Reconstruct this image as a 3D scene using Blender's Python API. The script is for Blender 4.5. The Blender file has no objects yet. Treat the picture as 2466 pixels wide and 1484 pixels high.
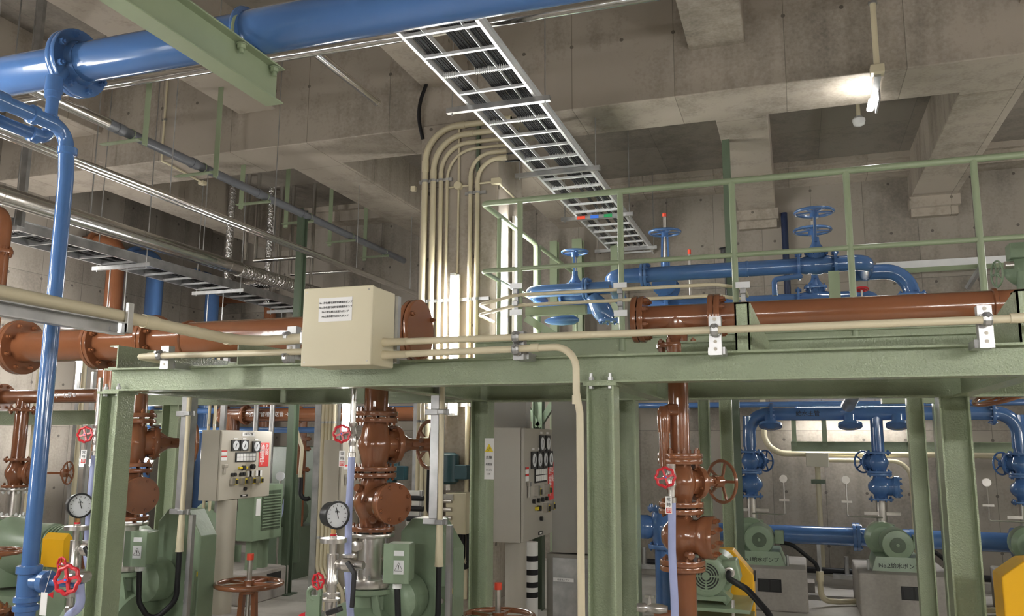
import bpy, bmesh, math, random
from mathutils import Vector as V, Matrix
random.seed(7)
S = bpy.context.scene
COL = S.collection
PI = math.pi
W, H = 2466, 1484
# ------------------------------------------------------------------ camera
CF = 2008.0
YAW, PITCH, ROLL = math.radians(18.7), math.radians(9.1), math.radians(0.3)
CAMZ = 1.6
cam = bpy.data.cameras.new('camera'); cam.sensor_fit = 'HORIZONTAL'; cam.sensor_width = 36
cam.lens = 36 * CF / W; cam.clip_start = 0.05; cam.clip_end = 100
camo = bpy.data.objects.new('camera', cam); COL.objects.link(camo)
FW = V((-math.sin(YAW) * math.cos(PITCH), math.cos(YAW) * math.cos(PITCH), math.sin(PITCH)))
R0 = V((math.cos(YAW), math.sin(YAW), 0)); U0 = R0.cross(FW)
RT = R0 * math.cos(ROLL) + U0 * math.sin(ROLL); UP = -R0 * math.sin(ROLL) + U0 * math.cos(ROLL)
cm = Matrix((RT, UP, -FW)).transposed().to_4x4(); cm.translation = V((0, 0, CAMZ))
camo.matrix_world = cm
S.camera = camo
# ------------------------------------------------------------------ world, exposure
S.view_settings.view_transform = 'Standard'; S.view_settings.look = 'None'
S.view_settings.gamma = 1; S.view_settings.use_curve_mapping = False
S.view_settings.exposure = 1.36
wd = bpy.data.worlds.new('world'); S.world = wd; wd.use_nodes = True
wd.node_tree.nodes['Background'].inputs[0].default_value = (0.5, 0.5, 0.5, 1)
wd.node_tree.nodes['Background'].inputs[1].default_value = 0.02
TUBE = 60.0      # emission of the fluorescent tubes


def P(px, py, X=None, Y=None, Z=None):
    """the point of the room that photo pixel (px, py) shows, on the plane X=, Y= or Z="""
    d = FW * CF + RT * (px - W / 2) - UP * (py - H / 2)
    t = Y / d.y if Y is not None else (X / d.x if X is not None else (Z - CAMZ) / d.z)
    return V((0, 0, CAMZ)) + d * t


# ------------------------------------------------------------------ materials
def nt(name):
    m = bpy.data.materials.new(name); m.use_nodes = True
    return m, m.node_tree.nodes, m.node_tree.links, m.node_tree.nodes['Principled BSDF']


def pm(name, col, rough=.4, metal=0, bump=None, vary=0, vscale=3, spec=.5, coat=0):
    m, n, l, b = nt(name)
    b.inputs['Base Color'].default_value = (*col, 1); b.inputs['Roughness'].default_value = rough
    b.inputs['Metallic'].default_value = metal; b.inputs['Specular IOR Level'].default_value = spec
    b.inputs['Coat Weight'].default_value = coat; b.inputs['Coat Roughness'].default_value = .08
    g = n.new('ShaderNodeNewGeometry')
    if bump:
        t = n.new('ShaderNodeTexNoise'); t.inputs['Scale'].default_value = bump[0]; t.inputs['Detail'].default_value = 2
        l.new(g.outputs['Position'], t.inputs['Vector'])
        k = n.new('ShaderNodeBump'); k.inputs['Strength'].default_value = bump[1]; k.inputs['Distance'].default_value = bump[2] if len(bump) > 2 else .002
        l.new(t.outputs['Fac'], k.inputs['Height']); l.new(k.outputs['Normal'], b.inputs['Normal'])
    if vary:
        t = n.new('ShaderNodeTexNoise'); t.inputs['Scale'].default_value = vscale; t.inputs['Detail'].default_value = 5
        l.new(g.outputs['Position'], t.inputs['Vector'])
        r = n.new('ShaderNodeValToRGB'); r.color_ramp.elements[0].position = .3; r.color_ramp.elements[1].position = .7
        r.color_ramp.elements[0].color = (*[c * (1 - vary) for c in col], 1); r.color_ramp.elements[1].color = (*[min(1, c * (1 + vary)) for c in col], 1)
        l.new(t.outputs['Fac'], r.inputs[0]); l.new(r.outputs[0], b.inputs['Base Color'])
    return m


def emis(name, col, s):
    m, n, l, b = nt(name)
    b.inputs['Base Color'].default_value = (0.8, 0.8, 0.8, 1)
    b.inputs['Emission Color'].default_value = (*col, 1); b.inputs['Emission Strength'].default_value = s
    return m


def concrete(name, c1, c2, pu, pv, ou=0., ov=0., holes=True, seam=.5, rough=.75, spec=.35, ho=(.225, .3)):
    """board-formed concrete: panel seams every pu x pv metres, tie holes, stains; coordinates come from the world"""
    m, n, l, b = nt(name)

    def M(op, a, c=None, d=None):
        k = n.new('ShaderNodeMath'); k.operation = op
        for i, v in enumerate((a, c, d)):
            if v is None: continue
            if isinstance(v, (int, float)): k.inputs[i].default_value = v
            else: l.new(v, k.inputs[i])
        return k.outputs[0]
    g = n.new('ShaderNodeNewGeometry')
    sp = n.new('ShaderNodeSeparateXYZ'); l.new(g.outputs['Position'], sp.inputs[0])
    sn = n.new('ShaderNodeSeparateXYZ'); l.new(g.outputs['True Normal'], sn.inputs[0])
    ax = M('GREATER_THAN', M('ABSOLUTE', sn.outputs[0]), .5); az = M('GREATER_THAN', M('ABSOLUTE', sn.outputs[2]), .5)

    def mix(f, a, c):
        return M('ADD', M('MULTIPLY', a, M('SUBTRACT', 1.0, f)), M('MULTIPLY', c, f))
    u = M('ADD', mix(ax, sp.outputs[0], sp.outputs[1]), 50 + ou)
    v = M('ADD', mix(az, sp.outputs[2], sp.outputs[1]), 50 + ov)

    def line(x, p, w):
        f = M('FRACT', M('DIVIDE', x, p))
        return M('LESS_THAN', M('MULTIPLY', M('MINIMUM', f, M('SUBTRACT', 1.0, f)), p), w)
    lu = line(u, pu, .0035); lv = line(v, pv, .003)
    sm = M('MAXIMUM', lu, lv)
    # tone of each panel
    cu = M('FLOOR', M('DIVIDE', u, pu)); cv = M('FLOOR', M('DIVIDE', v, pv))
    cb = n.new('ShaderNodeCombineXYZ'); l.new(cu, cb.inputs[0]); l.new(cv, cb.inputs[1])
    wn = n.new('ShaderNodeTexWhiteNoise'); wn.noise_dimensions = '2D'; l.new(cb.outputs[0], wn.inputs['Vector'])
    # stains
    t1 = n.new('ShaderNodeTexNoise'); t1.inputs['Scale'].default_value = 1.3; t1.inputs['Detail'].default_value = 9; t1.inputs['Roughness'].default_value = .62
    l.new(g.outputs['Position'], t1.inputs['Vector'])
    mp = n.new('ShaderNodeMapping'); mp.inputs['Scale'].default_value = (7, 7, .8); l.new(g.outputs['Position'], mp.inputs[0])
    t2 = n.new('ShaderNodeTexNoise'); t2.inputs['Scale'].default_value = 1; t2.inputs['Detail'].default_value = 6
    l.new(mp.outputs[0], t2.inputs['Vector'])
    t3 = n.new('ShaderNodeTexNoise'); t3.inputs['Scale'].default_value = 38; t3.inputs['Detail'].default_value = 5
    l.new(g.outputs['Position'], t3.inputs['Vector'])
    f = M('ADD', M('MULTIPLY', t1.outputs['Fac'], .95), M('ADD', M('MULTIPLY', t2.outputs['Fac'], .55), M('MULTIPLY', wn.outputs[0], .22)))
    f = M('ADD', f, M('MULTIPLY', t3.outputs['Fac'], .42))
    r = n.new('ShaderNodeValToRGB'); r.color_ramp.elements[0].position = .72; r.color_ramp.elements[1].position = 1.28 if False else 1.0
    fs = M('MULTIPLY', f, .9)
    r.color_ramp.elements[0].color = (*c1, 1); r.color_ramp.elements[1].color = (*c2, 1)
    r.color_ramp.elements[1].position = 1.0; r.color_ramp.elements[0].position = .62
    l.new(fs, r.inputs[0])
    dark = M('MULTIPLY', sm, seam)
    hgt = M('SUBTRACT', M('MULTIPLY', t3.outputs['Fac'], .25), M('MULTIPLY', sm, .6))
    if holes:
        def cell(x, p, o):
            k = M('SUBTRACT', M('FRACT', M('DIVIDE', M('ADD', x, o), p)), .5); return M('MULTIPLY', k, p)
        hu = cell(u, .45, ho[0]); hv = cell(v, .62, ho[1])
        dd = M('SQRT', M('ADD', M('MULTIPLY', hu, hu), M('MULTIPLY', hv, hv)))
        hm = M('MULTIPLY', M('LESS_THAN', dd, .017), M('SUBTRACT', 1.0, az))
        dark = M('MAXIMUM', dark, M('MULTIPLY', hm, .65)); hgt = M('SUBTRACT', hgt, hm)
    mx = n.new('ShaderNodeMix'); mx.data_type = 'RGBA'; mx.blend_type = 'MIX'
    l.new(dark, mx.inputs[0]); l.new(r.outputs[0], mx.inputs[6]); mx.inputs[7].default_value = (.03, .025, .02, 1)
    l.new(mx.outputs[2], b.inputs['Base Color'])
    bp = n.new('ShaderNodeBump'); bp.inputs['Strength'].default_value = .35; bp.inputs['Distance'].default_value = .006
    l.new(hgt, bp.inputs['Height']); l.new(bp.outputs[0], b.inputs['Normal'])
    b.inputs['Roughness'].default_value = rough; b.inputs['Specular IOR Level'].default_value = spec
    return m


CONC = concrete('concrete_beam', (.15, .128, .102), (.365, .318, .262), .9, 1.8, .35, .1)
CONCW = concrete('concrete_wall', (.145, .125, .102), (.29, .256, .216), .6, 1.8, .1, .45)
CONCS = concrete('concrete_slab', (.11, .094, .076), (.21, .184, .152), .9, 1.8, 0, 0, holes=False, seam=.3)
PLINTH = concrete('concrete_plinth', (.24, .22, .20), (.36, .33, .30), 7, 7, .3, .3, holes=False)
FLOOR = concrete('floor_concrete', (.42, .40, .365), (.58, .55, .505), 4.1, 3.7, .2, 2.2, holes=False, seam=.4, rough=.35, spec=.5)
GREEN = pm('sage_green_paint', (.285, .335, .215), .24, 0, (150, .9, .004), .05, 4)
GREENS = pm('sage_green_smooth', (.27, .325, .205), .33, 0, (30, .1, .003), .04, 4)
GREEND = pm('pump_green_paint', (.215, .285, .19), .3, 0, (60, .25, .003), .06, 5)
BLUE = pm('blue_pipe_paint', (.066, .148, .335), .16, 0, (22, .12, .004), .05, 3, .6, .3)
NAVY = pm('navy_paint', (.012, .022, .06), .3)
BROWN = pm('brown_pipe_paint', (.205, .078, .034), .17, 0, (26, .15, .004), .07, 3, .6, .3)
RED = pm('red_paint', (.55, .02, .03), .3)
REDCAP = pm('red_plastic', (.75, .07, .03), .4)
CREAM = pm('cream_conduit', (.60, .535, .37), .38, 0, None, .04, 2)
CREAMB = pm('cream_box_plastic', (.62, .565, .40), .42, 0, None, .02)
PANEL = pm('beige_panel_paint', (.47, .435, .36), .4, 0, (180, .12, .001))
PANELM = pm('mid_grey_panel', (.36, .335, .285), .4, 0, (180, .12, .001))
PANELD = pm('warm_grey_panel', (.22, .205, .18), .42, 0, (180, .12, .001))
GALV = pm('galvanised_steel', (.44, .44, .435), .38, .85, (14, .12, .003), .22, 9)
ALU = pm('pale_aluminium', (.78, .79, .79), .42, .55, None, .05, 6)
FOIL = pm('silver_cladding', (.78, .77, .75), .17, 1, (9, .35, .008), .06, 4)
FOILC = pm('crumpled_foil', (.80, .79, .78), .2, 1, (34, 1, .03), .05, 4)
STEEL = pm('stainless_steel', (.66, .63, .59), .28, .95, (30, .15, .002), .12, 8)
BLACK = pm('black_cable', (.010, .010, .011), .5, 0, None, 0, 3, .3)
BLACKP = pm('black_plastic', (.02, .02, .021), .35)
GREYP = pm('grey_pvc_pipe', (.13, .135, .15), .3, 0, None, .06)
WHITE = pm('white_paint', (.78, .78, .76), .45)
DIAL = pm('white_dial', (.72, .74, .76), .3)
INK = pm('black_ink', (.015, .015, .015), .6)
LABEL = pm('white_label', (.80, .79, .77), .5)
REDL = pm('red_label', (.62, .035, .03), .5)
YEL = pm('yellow_paint', (.78, .42, .012), .3, 0, (60, .2, .002))
YELL = pm('yellow_label', (.80, .62, .03), .5)
TEAL = pm('dark_teal_paint', (.012, .055, .068), .35)
HOSE = pm('translucent_hose', (.36, .40, .62), .22, 0, None, .04)
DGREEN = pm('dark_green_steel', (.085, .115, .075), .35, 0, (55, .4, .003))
BRASS = pm('brass_fitting', (.55, .33, .14), .3, .9)
GRNCAP = pm('green_plastic', (.02, .28, .09), .4)
BLUECAP = pm('blue_plastic', (.04, .16, .65), .4)
TUBEM = emis('fluorescent_tube_glow', (1.0, .985, .96), TUBE)
GLOWG = pm('green_gauge_liquid', (.03, .42, .16), .25)
PINK = pm('pink_paper', (.75, .45, .42), .5)


# ------------------------------------------------------------------ mesh building
def frame(z, x=None):
    z = V(z).normalized(); x = V(x) if x is not None else (V((0, 0, 1)) if abs(z.z) < .9 else V((1, 0, 0)))
    x = (x - z * x.dot(z)).normalized(); y = z.cross(x)
    return Matrix((x, y, z)).transposed()


class MB:
    def __init__(s, M=None): s.v = []; s.f = []; s.M = M

    def add(s, vs, fs):
        o = len(s.v)
        s.v += [(s.M @ V(p)) if s.M else V(p) for p in vs]
        s.f += [tuple(i + o for i in f) for f in fs]; return s

    def box(s, c, d, R=None):
        h = [k / 2 for k in d]; vs = []
        for x in (-1, 1):
            for y in (-1, 1):
                for z in (-1, 1):
                    p = V((x * h[0], y * h[1], z * h[2])); vs.append(V(c) + (R @ p if R else p))
        return s.add(vs, [(0, 1, 3, 2), (4, 6, 7, 5), (0, 4, 5, 1), (2, 3, 7, 6), (0, 2, 6, 4), (1, 5, 7, 3)])

    def bx(s, lo, hi):
        return s.box([(a + b) / 2 for a, b in zip(lo, hi)], [abs(b - a) for a, b in zip(lo, hi)])

    def bar(s, p, q, w, h, up=(0, 0, 1)):
        """rectangular bar from p to q, h along up, w across"""
        p, q = V(p), V(q); R = frame(q - p, up)   # x = up
        return s.box((p + q) / 2, (h, w, (q - p).length), R)

    def ext(s, p, q, prof, up=(0, 0, 1)):
        """extrude 2D profile [(across, up)] from p to q"""
        p, q = V(p), V(q); R = frame(q - p, up); n = len(prof)
        a = [p + R @ V((y, x, 0)) for x, y in prof]; b = [q + R @ V((y, x, 0)) for x, y in prof]
        return s.add(a + b, [tuple(range(n))[::-1], tuple(range(n, 2 * n))] + [(i, (i + 1) % n, n + (i + 1) % n, n + i) for i in range(n)])

    def rev(s, o, ax, prof, n=24, x=None, a0=0, a1=2 * PI):
        """revolve [(h, r)] round the axis ax through o"""
        R = frame(ax, x); o = V(o); k = len(prof); vs = []; fs = []
        for i in range(n):
            a = a0 + (a1 - a0) * i / n; c, d = math.cos(a), math.sin(a)
            vs += [o + R @ V((r * c, r * d, h)) for h, r in prof]
        for i in range(n):
            j = (i + 1) % n
            fs += [(i * k + m, j * k + m, j * k + m + 1, i * k + m + 1) for m in range(k - 1)]
        if prof[0][1] > 1e-6: fs.append(tuple(i * k for i in range(n))[::-1])
        if prof[-1][1] > 1e-6: fs.append(tuple(i * k + k - 1 for i in range(n)))
        return s.add(vs, fs)

    def cyl(s, p, q, r, r2=None, n=16):
        p, q = V(p), V(q); L = (q - p).length
        return s.rev(p, q - p, [(0, r), (L, r if r2 is None else r2)], n)

    def hexn(s, p, ax, r, h): return s.rev(p, ax, [(0, r), (h, r)], 6)

    def tor(s, c, ax, R1, r, n=32, m=10, a0=0, a1=2 * PI, x=None):
        F = frame(ax, x); c = V(c); vs = []; full = abs(a1 - a0) > 6.28; N = n if full else n + 1
        for i in range(N):
            a = a0 + (a1 - a0) * i / n
            for j in range(m):
                b = 2 * PI * j / m; rr = R1 + r * math.cos(b)
                vs.append(c + F @ V((rr * math.cos(a), rr * math.sin(a), r * math.sin(b))))
        fs = [(i * m + j, ((i + 1) % N) * m + j, ((i + 1) % N) * m + (j + 1) % m, i * m + (j + 1) % m) for i in range(n) for j in range(m)]
        if not full: fs += [tuple(range(m)), tuple(n * m + j for j in range(m))[::-1]]
        return s.add(vs, fs)

    def tube(s, pts, r, n=12, bend=0, k=7):
        """round tube along a polyline, corners filleted with radius bend"""
        pts = [V(p) for p in pts]; path = [pts[0]]
        bs = bend if isinstance(bend, (list, tuple)) else [bend] * len(pts)
        for i in range(1, len(pts) - 1):
            a, b, c = pts[i - 1], pts[i], pts[i + 1]; d1 = (a - b).normalized(); d2 = (c - b).normalized(); R1 = bs[i]
            ang = d1.angle(d2, PI)
            if R1 <= 0 or ang > 3.1: path.append(b); continue
            t = R1 / math.tan(ang / 2); t = min(t, .49 * (a - b).length if i > 1 else .98 * (a - b).length, .49 * (c - b).length if i < len(pts) - 2 else .98 * (c - b).length); R1 = t * math.tan(ang / 2)
            ce = b + (d1 + d2).normalized() * (R1 / math.sin(ang / 2)); p0 = b + d1 * t - ce; p1 = b + d2 * t - ce
            tot = PI - ang
            for j in range(k + 1):
                f = j / k; w0 = math.sin((1 - f) * tot) / math.sin(tot); w1 = math.sin(f * tot) / math.sin(tot)
                path.append(ce + p0 * w0 + p1 * w1)
        path.append(pts[-1]); return s.sweep(path, r, n)

    def sweep(s, path, r, n=12):
        N = len(path); T = []
        for i in range(N):
            t = (path[min(i + 1, N - 1)] - path[max(i - 1, 0)]).normalized(); T.append(t)
        x = frame(T[0]).col[0]; vs = []
        for i in range(N):
            x = (x - T[i] * x.dot(T[i])).normalized(); y = T[i].cross(x); rr = r[i] if isinstance(r, (list, tuple)) else r
            vs += [path[i] + (x * math.cos(2 * PI * j / n) + y * math.sin(2 * PI * j / n)) * rr for j in range(n)]
        fs = [(i * n + j, i * n + (j + 1) % n, (i + 1) * n + (j + 1) % n, (i + 1) * n + j) for i in range(N - 1) for j in range(n)]
        fs += [tuple(range(n))[::-1], tuple((N - 1) * n + j for j in range(n))]
        return s.add(vs, fs)

    def prism(s, poly, d, R=None, o=(0, 0, 0)):
        """polygon in local xy, thickness d along local z, placed by matrix R and origin o"""
        n = len(poly); R = R or Matrix.Identity(3); o = V(o)
        vs = [o + R @ V((x, y, -d / 2)) for x, y in poly] + [o + R @ V((x, y, d / 2)) for x, y in poly]
        return s.add(vs, [tuple(range(n))[::-1], tuple(range(n, 2 * n))] + [(i, (i + 1) % n, n + (i + 1) % n, n + i) for i in range(n)])


def obj(name, mb, mat, parent=None, bev=0, sharp=38):
    vs = mb.v
    lo = V([min(p[i] for p in vs) for i in range(3)]); hi = V([max(p[i] for p in vs) for i in range(3)])
    c = (lo + hi) / 2
    me = bpy.data.meshes.new(name); me.from_pydata([p - c for p in vs], [], mb.f); me.validate()
    bm = bmesh.new(); bm.from_mesh(me); bmesh.ops.recalc_face_normals(bm, faces=bm.faces)
    for e in bm.edges:
        if len(e.link_faces) == 2: e.smooth = e.calc_face_angle(0) < math.radians(sharp)
    for f in bm.faces: f.smooth = True
    bm.to_mesh(me); bm.free()
    me.materials.append(mat)
    o = bpy.data.objects.new(name, me); COL.objects.link(o)
    if parent:
        o.parent = parent; o.location = c - WL[parent.name]
    else: o.location = c
    WL[o.name] = V(c)
    if bev:
        b = o.modifiers.new('bevel', 'BEVEL'); b.width = bev; b.segments = 2; b.limit_method = 'ANGLE'
        b.harden_normals = True
    return o


WL = {}
ORD = ['first', 'second', 'third', 'fourth', 'fifth', 'sixth', 'seventh', 'eighth', 'ninth', 'tenth']


def T(name, label, cat, loc, group=None):
    o = bpy.data.objects.new(name, None); o.empty_display_size = .1; COL.objects.link(o); o.location = loc; WL[o.name] = V(loc)
    return tag(o, label, cat, group)


def tag(o, label, cat, group=None):
    o['label'] = label; o['category'] = cat
    if group: o['group'] = group
    return o


def one(name, mb, mat, label, cat, group=None, **k): return tag(obj(name, mb, mat, None, **k), label, cat, group)


def struct(name, mb, mat, **k):
    o = obj(name, mb, mat, None, **k); o['kind'] = 'structure'; return o


def each(name, par, mat, parts):
    for f in parts: obj(name, f, mat, par)


def copy_tree(o, parent=None):
    c = o.copy(); COL.objects.link(c); c.parent = parent
    WL[c.name] = WL.get(o.name, V((0, 0, 0)))
    for ch in list(o.children): copy_tree(ch, c)
    return c


def dup(root, loc, label, rz=0, scale=None, group=None):
    c = copy_tree(root); c.location = loc; c.rotation_euler = (0, 0, rz); c['label'] = label
    if scale: c.scale = (scale,) * 3 if isinstance(scale, (int, float)) else scale
    if group: c['group'] = group
    return c


def txt(s, size, loc, R, mat, parent, name='lettering', align='CENTER', depth=.0004):
    """lettering on a plate: R columns = reading direction, up, outward"""
    cu = bpy.data.curves.new(name, 'FONT'); cu.body = s; cu.size = size; cu.align_x = align; cu.align_y = 'CENTER'; cu.extrude = depth; cu.resolution_u = 3
    o = bpy.data.objects.new(name, cu); COL.objects.link(o)
    bpy.context.view_layer.update()
    me = bpy.data.meshes.new_from_object(o); bpy.data.objects.remove(o)
    me.transform(R.to_4x4()); me.materials.clear(); me.materials.append(mat)
    o = bpy.data.objects.new(name, me); COL.objects.link(o); o.parent = parent
    o.location = V(loc) - (WL[parent.name] if parent else V((0, 0, 0))); WL[o.name] = V(loc)
    return o


def RF(right, up):
    r = V(right).normalized(); u = V(up).normalized(); return Matrix((r, u, r.cross(u))).transposed()


FRONT = RF((1, 0, 0), (0, 0, 1))     # faces -Y, read from the camera side


# section profiles (across, up)
def Hs(h, b, tw=.006, tf=.008):
    y, x, t, f = h / 2, b / 2, tw / 2, tf
    return [(-x, -y), (x, -y), (x, -y + f), (t, -y + f), (t, y - f), (x, y - f), (x, y), (-x, y), (-x, y - f), (-t, y - f), (-t, -y + f), (-x, -y + f)]


def Cs(h, b, t=.006, side=1):
    y = h / 2; p = [(0, -y), (b, -y), (b, -y + t), (t, -y + t), (t, y - t), (b, y - t), (b, y), (0, y)]
    return p if side > 0 else [(-a, c) for a, c in p]


def Ls(a, b, t=.006, sx=1, sy=1): return [(x * sx, y * sy) for x, y in [(0, 0), (a, 0), (a, t), (t, t), (t, b), (0, b)]]
# ------------------------------------------------------------------ the room
XL, XR, YB, YF = -8.5, 4.2, 10.8, -3.0
struct('floor', MB().bx((XL - .2, YF - .2, -.2), (XR + .2, YB + .2, 0)), FLOOR)
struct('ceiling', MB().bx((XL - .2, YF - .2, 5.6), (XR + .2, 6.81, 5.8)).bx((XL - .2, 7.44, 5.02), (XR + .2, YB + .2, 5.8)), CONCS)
struct('wall_back', MB().bx((XL - .2, YB, 0), (XR + .2, YB + .2, 5.05)), CONCW)
struct('wall_left', MB().bx((XL - .2, YF - .2, 0), (XL, YB + .2, 5.7)), CONCW)
struct('wall_right', MB().bx((XR, YF - .2, 0), (XR + .2, YB + .2, 5.7)), CONCW)
struct('wall_front', MB().bx((XL - .2, YF - .2, 0), (XR + .2, YF, 5.7)), CONCW)
# main downstand beam across the room at the column, beams the other way, beam along the back wall
struct('concrete_beam', MB().bx((XL, 6.8, 4.5), (XR, 7.45, 5.8)), CONC, bev=.012)
for x0, x1 in ((-7.5, -7.05), (-5.27, -4.83), (-3.2, -2.75), (-.72, -.26), (1.75, 2.2)):
    struct('concrete_beam', MB().bx((x0, YF, 4.9), (x1, 6.82, 5.62)), CONC, bev=.01)
for x0, x1 in ((-7.6, -7.05), (-5.02, -4.42), (-2.98, -2.42), (-.57, -.12), (1.42, 1.92)):
    struct('concrete_beam', MB().bx((x0, 7.43, 4.5), (x1, YB + .02, 5.05)), CONC, bev=.01)
struct('concrete_beam', MB().bx((XL, 10.5, 4.8), (XR, YB + .02, 5.05)), CONC, bev=.01)
struct('trim_1', MB().bx((XL, 10.42, 4.95), (XR, 10.52, 5.03)), CONC, bev=.005)
for x0, x1 in ((-.6, -.09), (1.4, 1.95)):          # stepped corbels under the beam ends
    struct('trim_2', MB().bx((x0, 10.62, 4.38), (x1, YB + .01, 4.51)).bx((x0 + .02, 10.7, 4.28), (x1 - .02, YB + .01, 4.4)), CONC, bev=.006)
struct('concrete_column', MB().bx((-3.2, 6.78, 0), (-2.43, 7.5, 4.52)), CONC, bev=.02)
struct('trim_3', MB().bx((-8.5, 10.55, 0), (4.2, YB, .1)), FLOOR)   # kerb along the back wall
# ------------------------------------------------------------------ lamps
def tube_lamp(loc, label, axis=(0, 0, 1), out=(0, -1, 0), L=1.2, group=None):
    """batten fitting: tube parallel to axis, shining towards out; loc is the middle of its back plate"""
    a = V(axis).normalized(); o = V(out).normalized(); loc = V(loc)
    t = T('fluorescent_lamp', label, 'lamp', loc, group)
    obj('lamp_housing', MB().bar(loc - a * (L / 2 + .02) + o * .015, loc + a * (L / 2 + .02) + o * .015, .09, .03, o), WHITE, t, bev=.004)
    for k in (-1, 1): obj('lamp_socket', MB().bar(loc + a * k * (L / 2 + .012) + o * .03, loc + a * k * (L / 2 + .012) + o * .085, .04, .024, a), WHITE, t)
    obj('tube', MB().cyl(loc - a * L / 2 + o * .068, loc + a * L / 2 + o * .068, .0165 * 1.15, n=10), TUBEM, t)
    return t


G_L = 'fluorescent batten lamps'
lampA = tube_lamp((-2.81, 6.74, 2.44), 'upright fluorescent tube on the column face between the cream conduits', L=1.2)
tube_lamp((-2.405, 7.14, 3.02), 'bright upright fluorescent tube on the side of the column behind the handrail corner', out=(1, 0, 0), L=1.25)
tube_lamp((.62, 10.7, 2.02), 'long horizontal fluorescent tube on the back wall under the platform', axis=(1, 0, 0), L=1.2)
p = P(838, 968, Y=7.6)
one('lamp_post', MB().bar((p.x, 7.618, 0), (p.x, 7.618, 2.6), .04, .04, (0, 1, 0)), GALV, 'galvanised post carrying the upright tube left of the middle riser', 'post')
tube_lamp(p, 'upright fluorescent tube just left of the top of the middle brown riser', L=.6)
p = P(200, 900, Y=7.0)
one('lamp_post', MB().bar((p.x, 7.018, 0), (p.x, 7.018, 2.6), .04, .04, (0, 1, 0)), GALV, 'galvanised post carrying the small upright tube at far left', 'post')
tube_lamp(p, 'upright fluorescent tube behind the blue downpipe at far left', L=.5)
# fill lamps added out of view to brighten the hall
G_O = 'added fluorescent fill lamps out of view'
for x, y, z, a, o in ((-3.5, .9, 1.9, (0, 0, 1), (.3, 1, 0)), (-3.9, 1.5, 2.6, (0, 0, 1), (.6, .7, 0)), (-.9, -1.4, 2.0, (1, 0, 0), (0, 1, .15)), (1.9, .6, 2.15, (1, 0, 0), (-.3, 1, .1)), (3.6, 2.6, 2.0, (0, 1, 0), (-1, 0, .3)), (3.6, 6.6, 1.7, (0, 1, 0), (-.6, 0, 1)), (3.9, 4.0, 2.5, (0, 0, 1), (-1, 0, 0)),
                      (-7.6, 3.4, 2.4, (0, 0, 1), (1, .2, 0)), (-7.9, 6.1, 3.0, (0, 0, 1), (1, .6, 0)), (-2.8, 7.53, 2.6, (0, 0, 1), (-.2, 1, 0)), (-7.6, 7.9, 1.3, (0, 1, 0), (.6, 0, 1)), (3.9, 8.6, 3.4, (0, 1, 0), (-1, 0, .1)), (-5.2, 1.4, 3.4, (1, 0, 0), (0, .8, 1))):
    L = tube_lamp((x, y, z), 'added fluorescent fill lamp, unseen, lighting the hall', a, o, 1.2 if z not in (2.0, 2.15) else 1.9, G_O)
    if y < 7.0: obj('hanger_rod', MB().cyl((x, y, z), (x, y, 5.6), .012), GALV, L)
# small pendant lamp under the main beam at right
t = T('pendant_lamp', 'small lamp on a cream drop pipe under the right end of the main beam', 'lamp', (.66, 6.3, 4.3))
a, b = P(2113, 178, Z=4.42), P(2104, 238, Z=4.36)
obj('drop_pipe', MB().cyl(V((a.x - .0, a.y, 4.42)), V((a.x, a.y, 5.6)), .022), CREAM, t)
obj('lamp_housing', MB().bar(a, b + V((0, .06, -.02)), .05, .05).bx((b.x + .02, b.y - .16, b.z - .07), (b.x + .035, b.y + .16, b.z + .06)), GALV, t)
obj('junction_box', MB().box(a + V((0, 0, .03)), (.1, .09, .07)), CREAM, t, bev=.006)
obj('tube', MB().bar(b + V((-.02, -.08, -.04)), b + V((-.02, .14, -.035)), .05, .035), TUBEM, t, bev=.01)
obj('pipe_clip', MB().rev((a.x, a.y, 5.0), (0, 0, 1), [(0, .034), (.02, .034)], 12), GALV, t)
# smoke detector on the recessed slab
p = P(2068, 290, Z=4.72)
t = T('smoke_detector', 'round pale smoke detector hanging from the dark recessed slab', 'detector', (p.x, p.y, 4.68))
obj('stem', MB().cyl((p.x, p.y, 4.75), (p.x, p.y, 5.02), .02), CREAM, t)
obj('detector_head', MB().rev((p.x, p.y, 4.66), (0, 0, 1), [(0, .02), (.015, .05), (.05, .06), (.07, .06), (.1, .03)], 20), WHITE, t)
# ------------------------------------------------------------------ valves, flanges, small fittings
def flange(par, c, ax, r, t, mat, nb=0, rb=None, br=.012, bt=None, name='flange', x=None, bmat=None, both=True, ri=None):
    """disc of radius r, thickness t centred on c, with nb bolts as sub-parts"""
    c = V(c); a = V(ax).normalized()
    f = obj(name, MB().rev(c - a * t / 2, a, [(0, r * .985), (t * .12, r), (t * .88, r), (t, r * .985)], 32), mat, par)
    if nb:
        R = frame(a, x); rb = rb or r * .82; bt = bt or br * 1.3
        for i in range(nb):
            w = 2 * PI * (i + .5) / nb; q = c + R @ V((rb * math.cos(w), rb * math.sin(w), 0))
            m = MB().hexn(q + a * t / 2, a, br, bt)
            if both: m.hexn(q - a * t / 2, -a, br, bt)
            m.cyl(q - a * (t / 2 + (bt * 1.5 if both else 0)), q + a * (t / 2 + bt * 1.5), br * .5, n=6)
            obj('bolt', m, bmat or mat, f)
    return f


def fl(mb, c, ax, r, t, nb=8, br=.011, x=None):
    """flange with its bolt heads inside one mesh, for fittings seen small"""
    c = V(c); a = V(ax).normalized(); mb.rev(c - a * t / 2, a, [(0, r), (t, r)], 24)
    R = frame(a, x)
    for i in range(nb):
        w = 2 * PI * (i + .5) / nb; q = c + R @ V((r * .8 * math.cos(w), r * .8 * math.sin(w), 0))
        mb.hexn(q - a * (t / 2 + br * 1.2), a, br, t + br * 2.4)
    return mb


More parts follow.
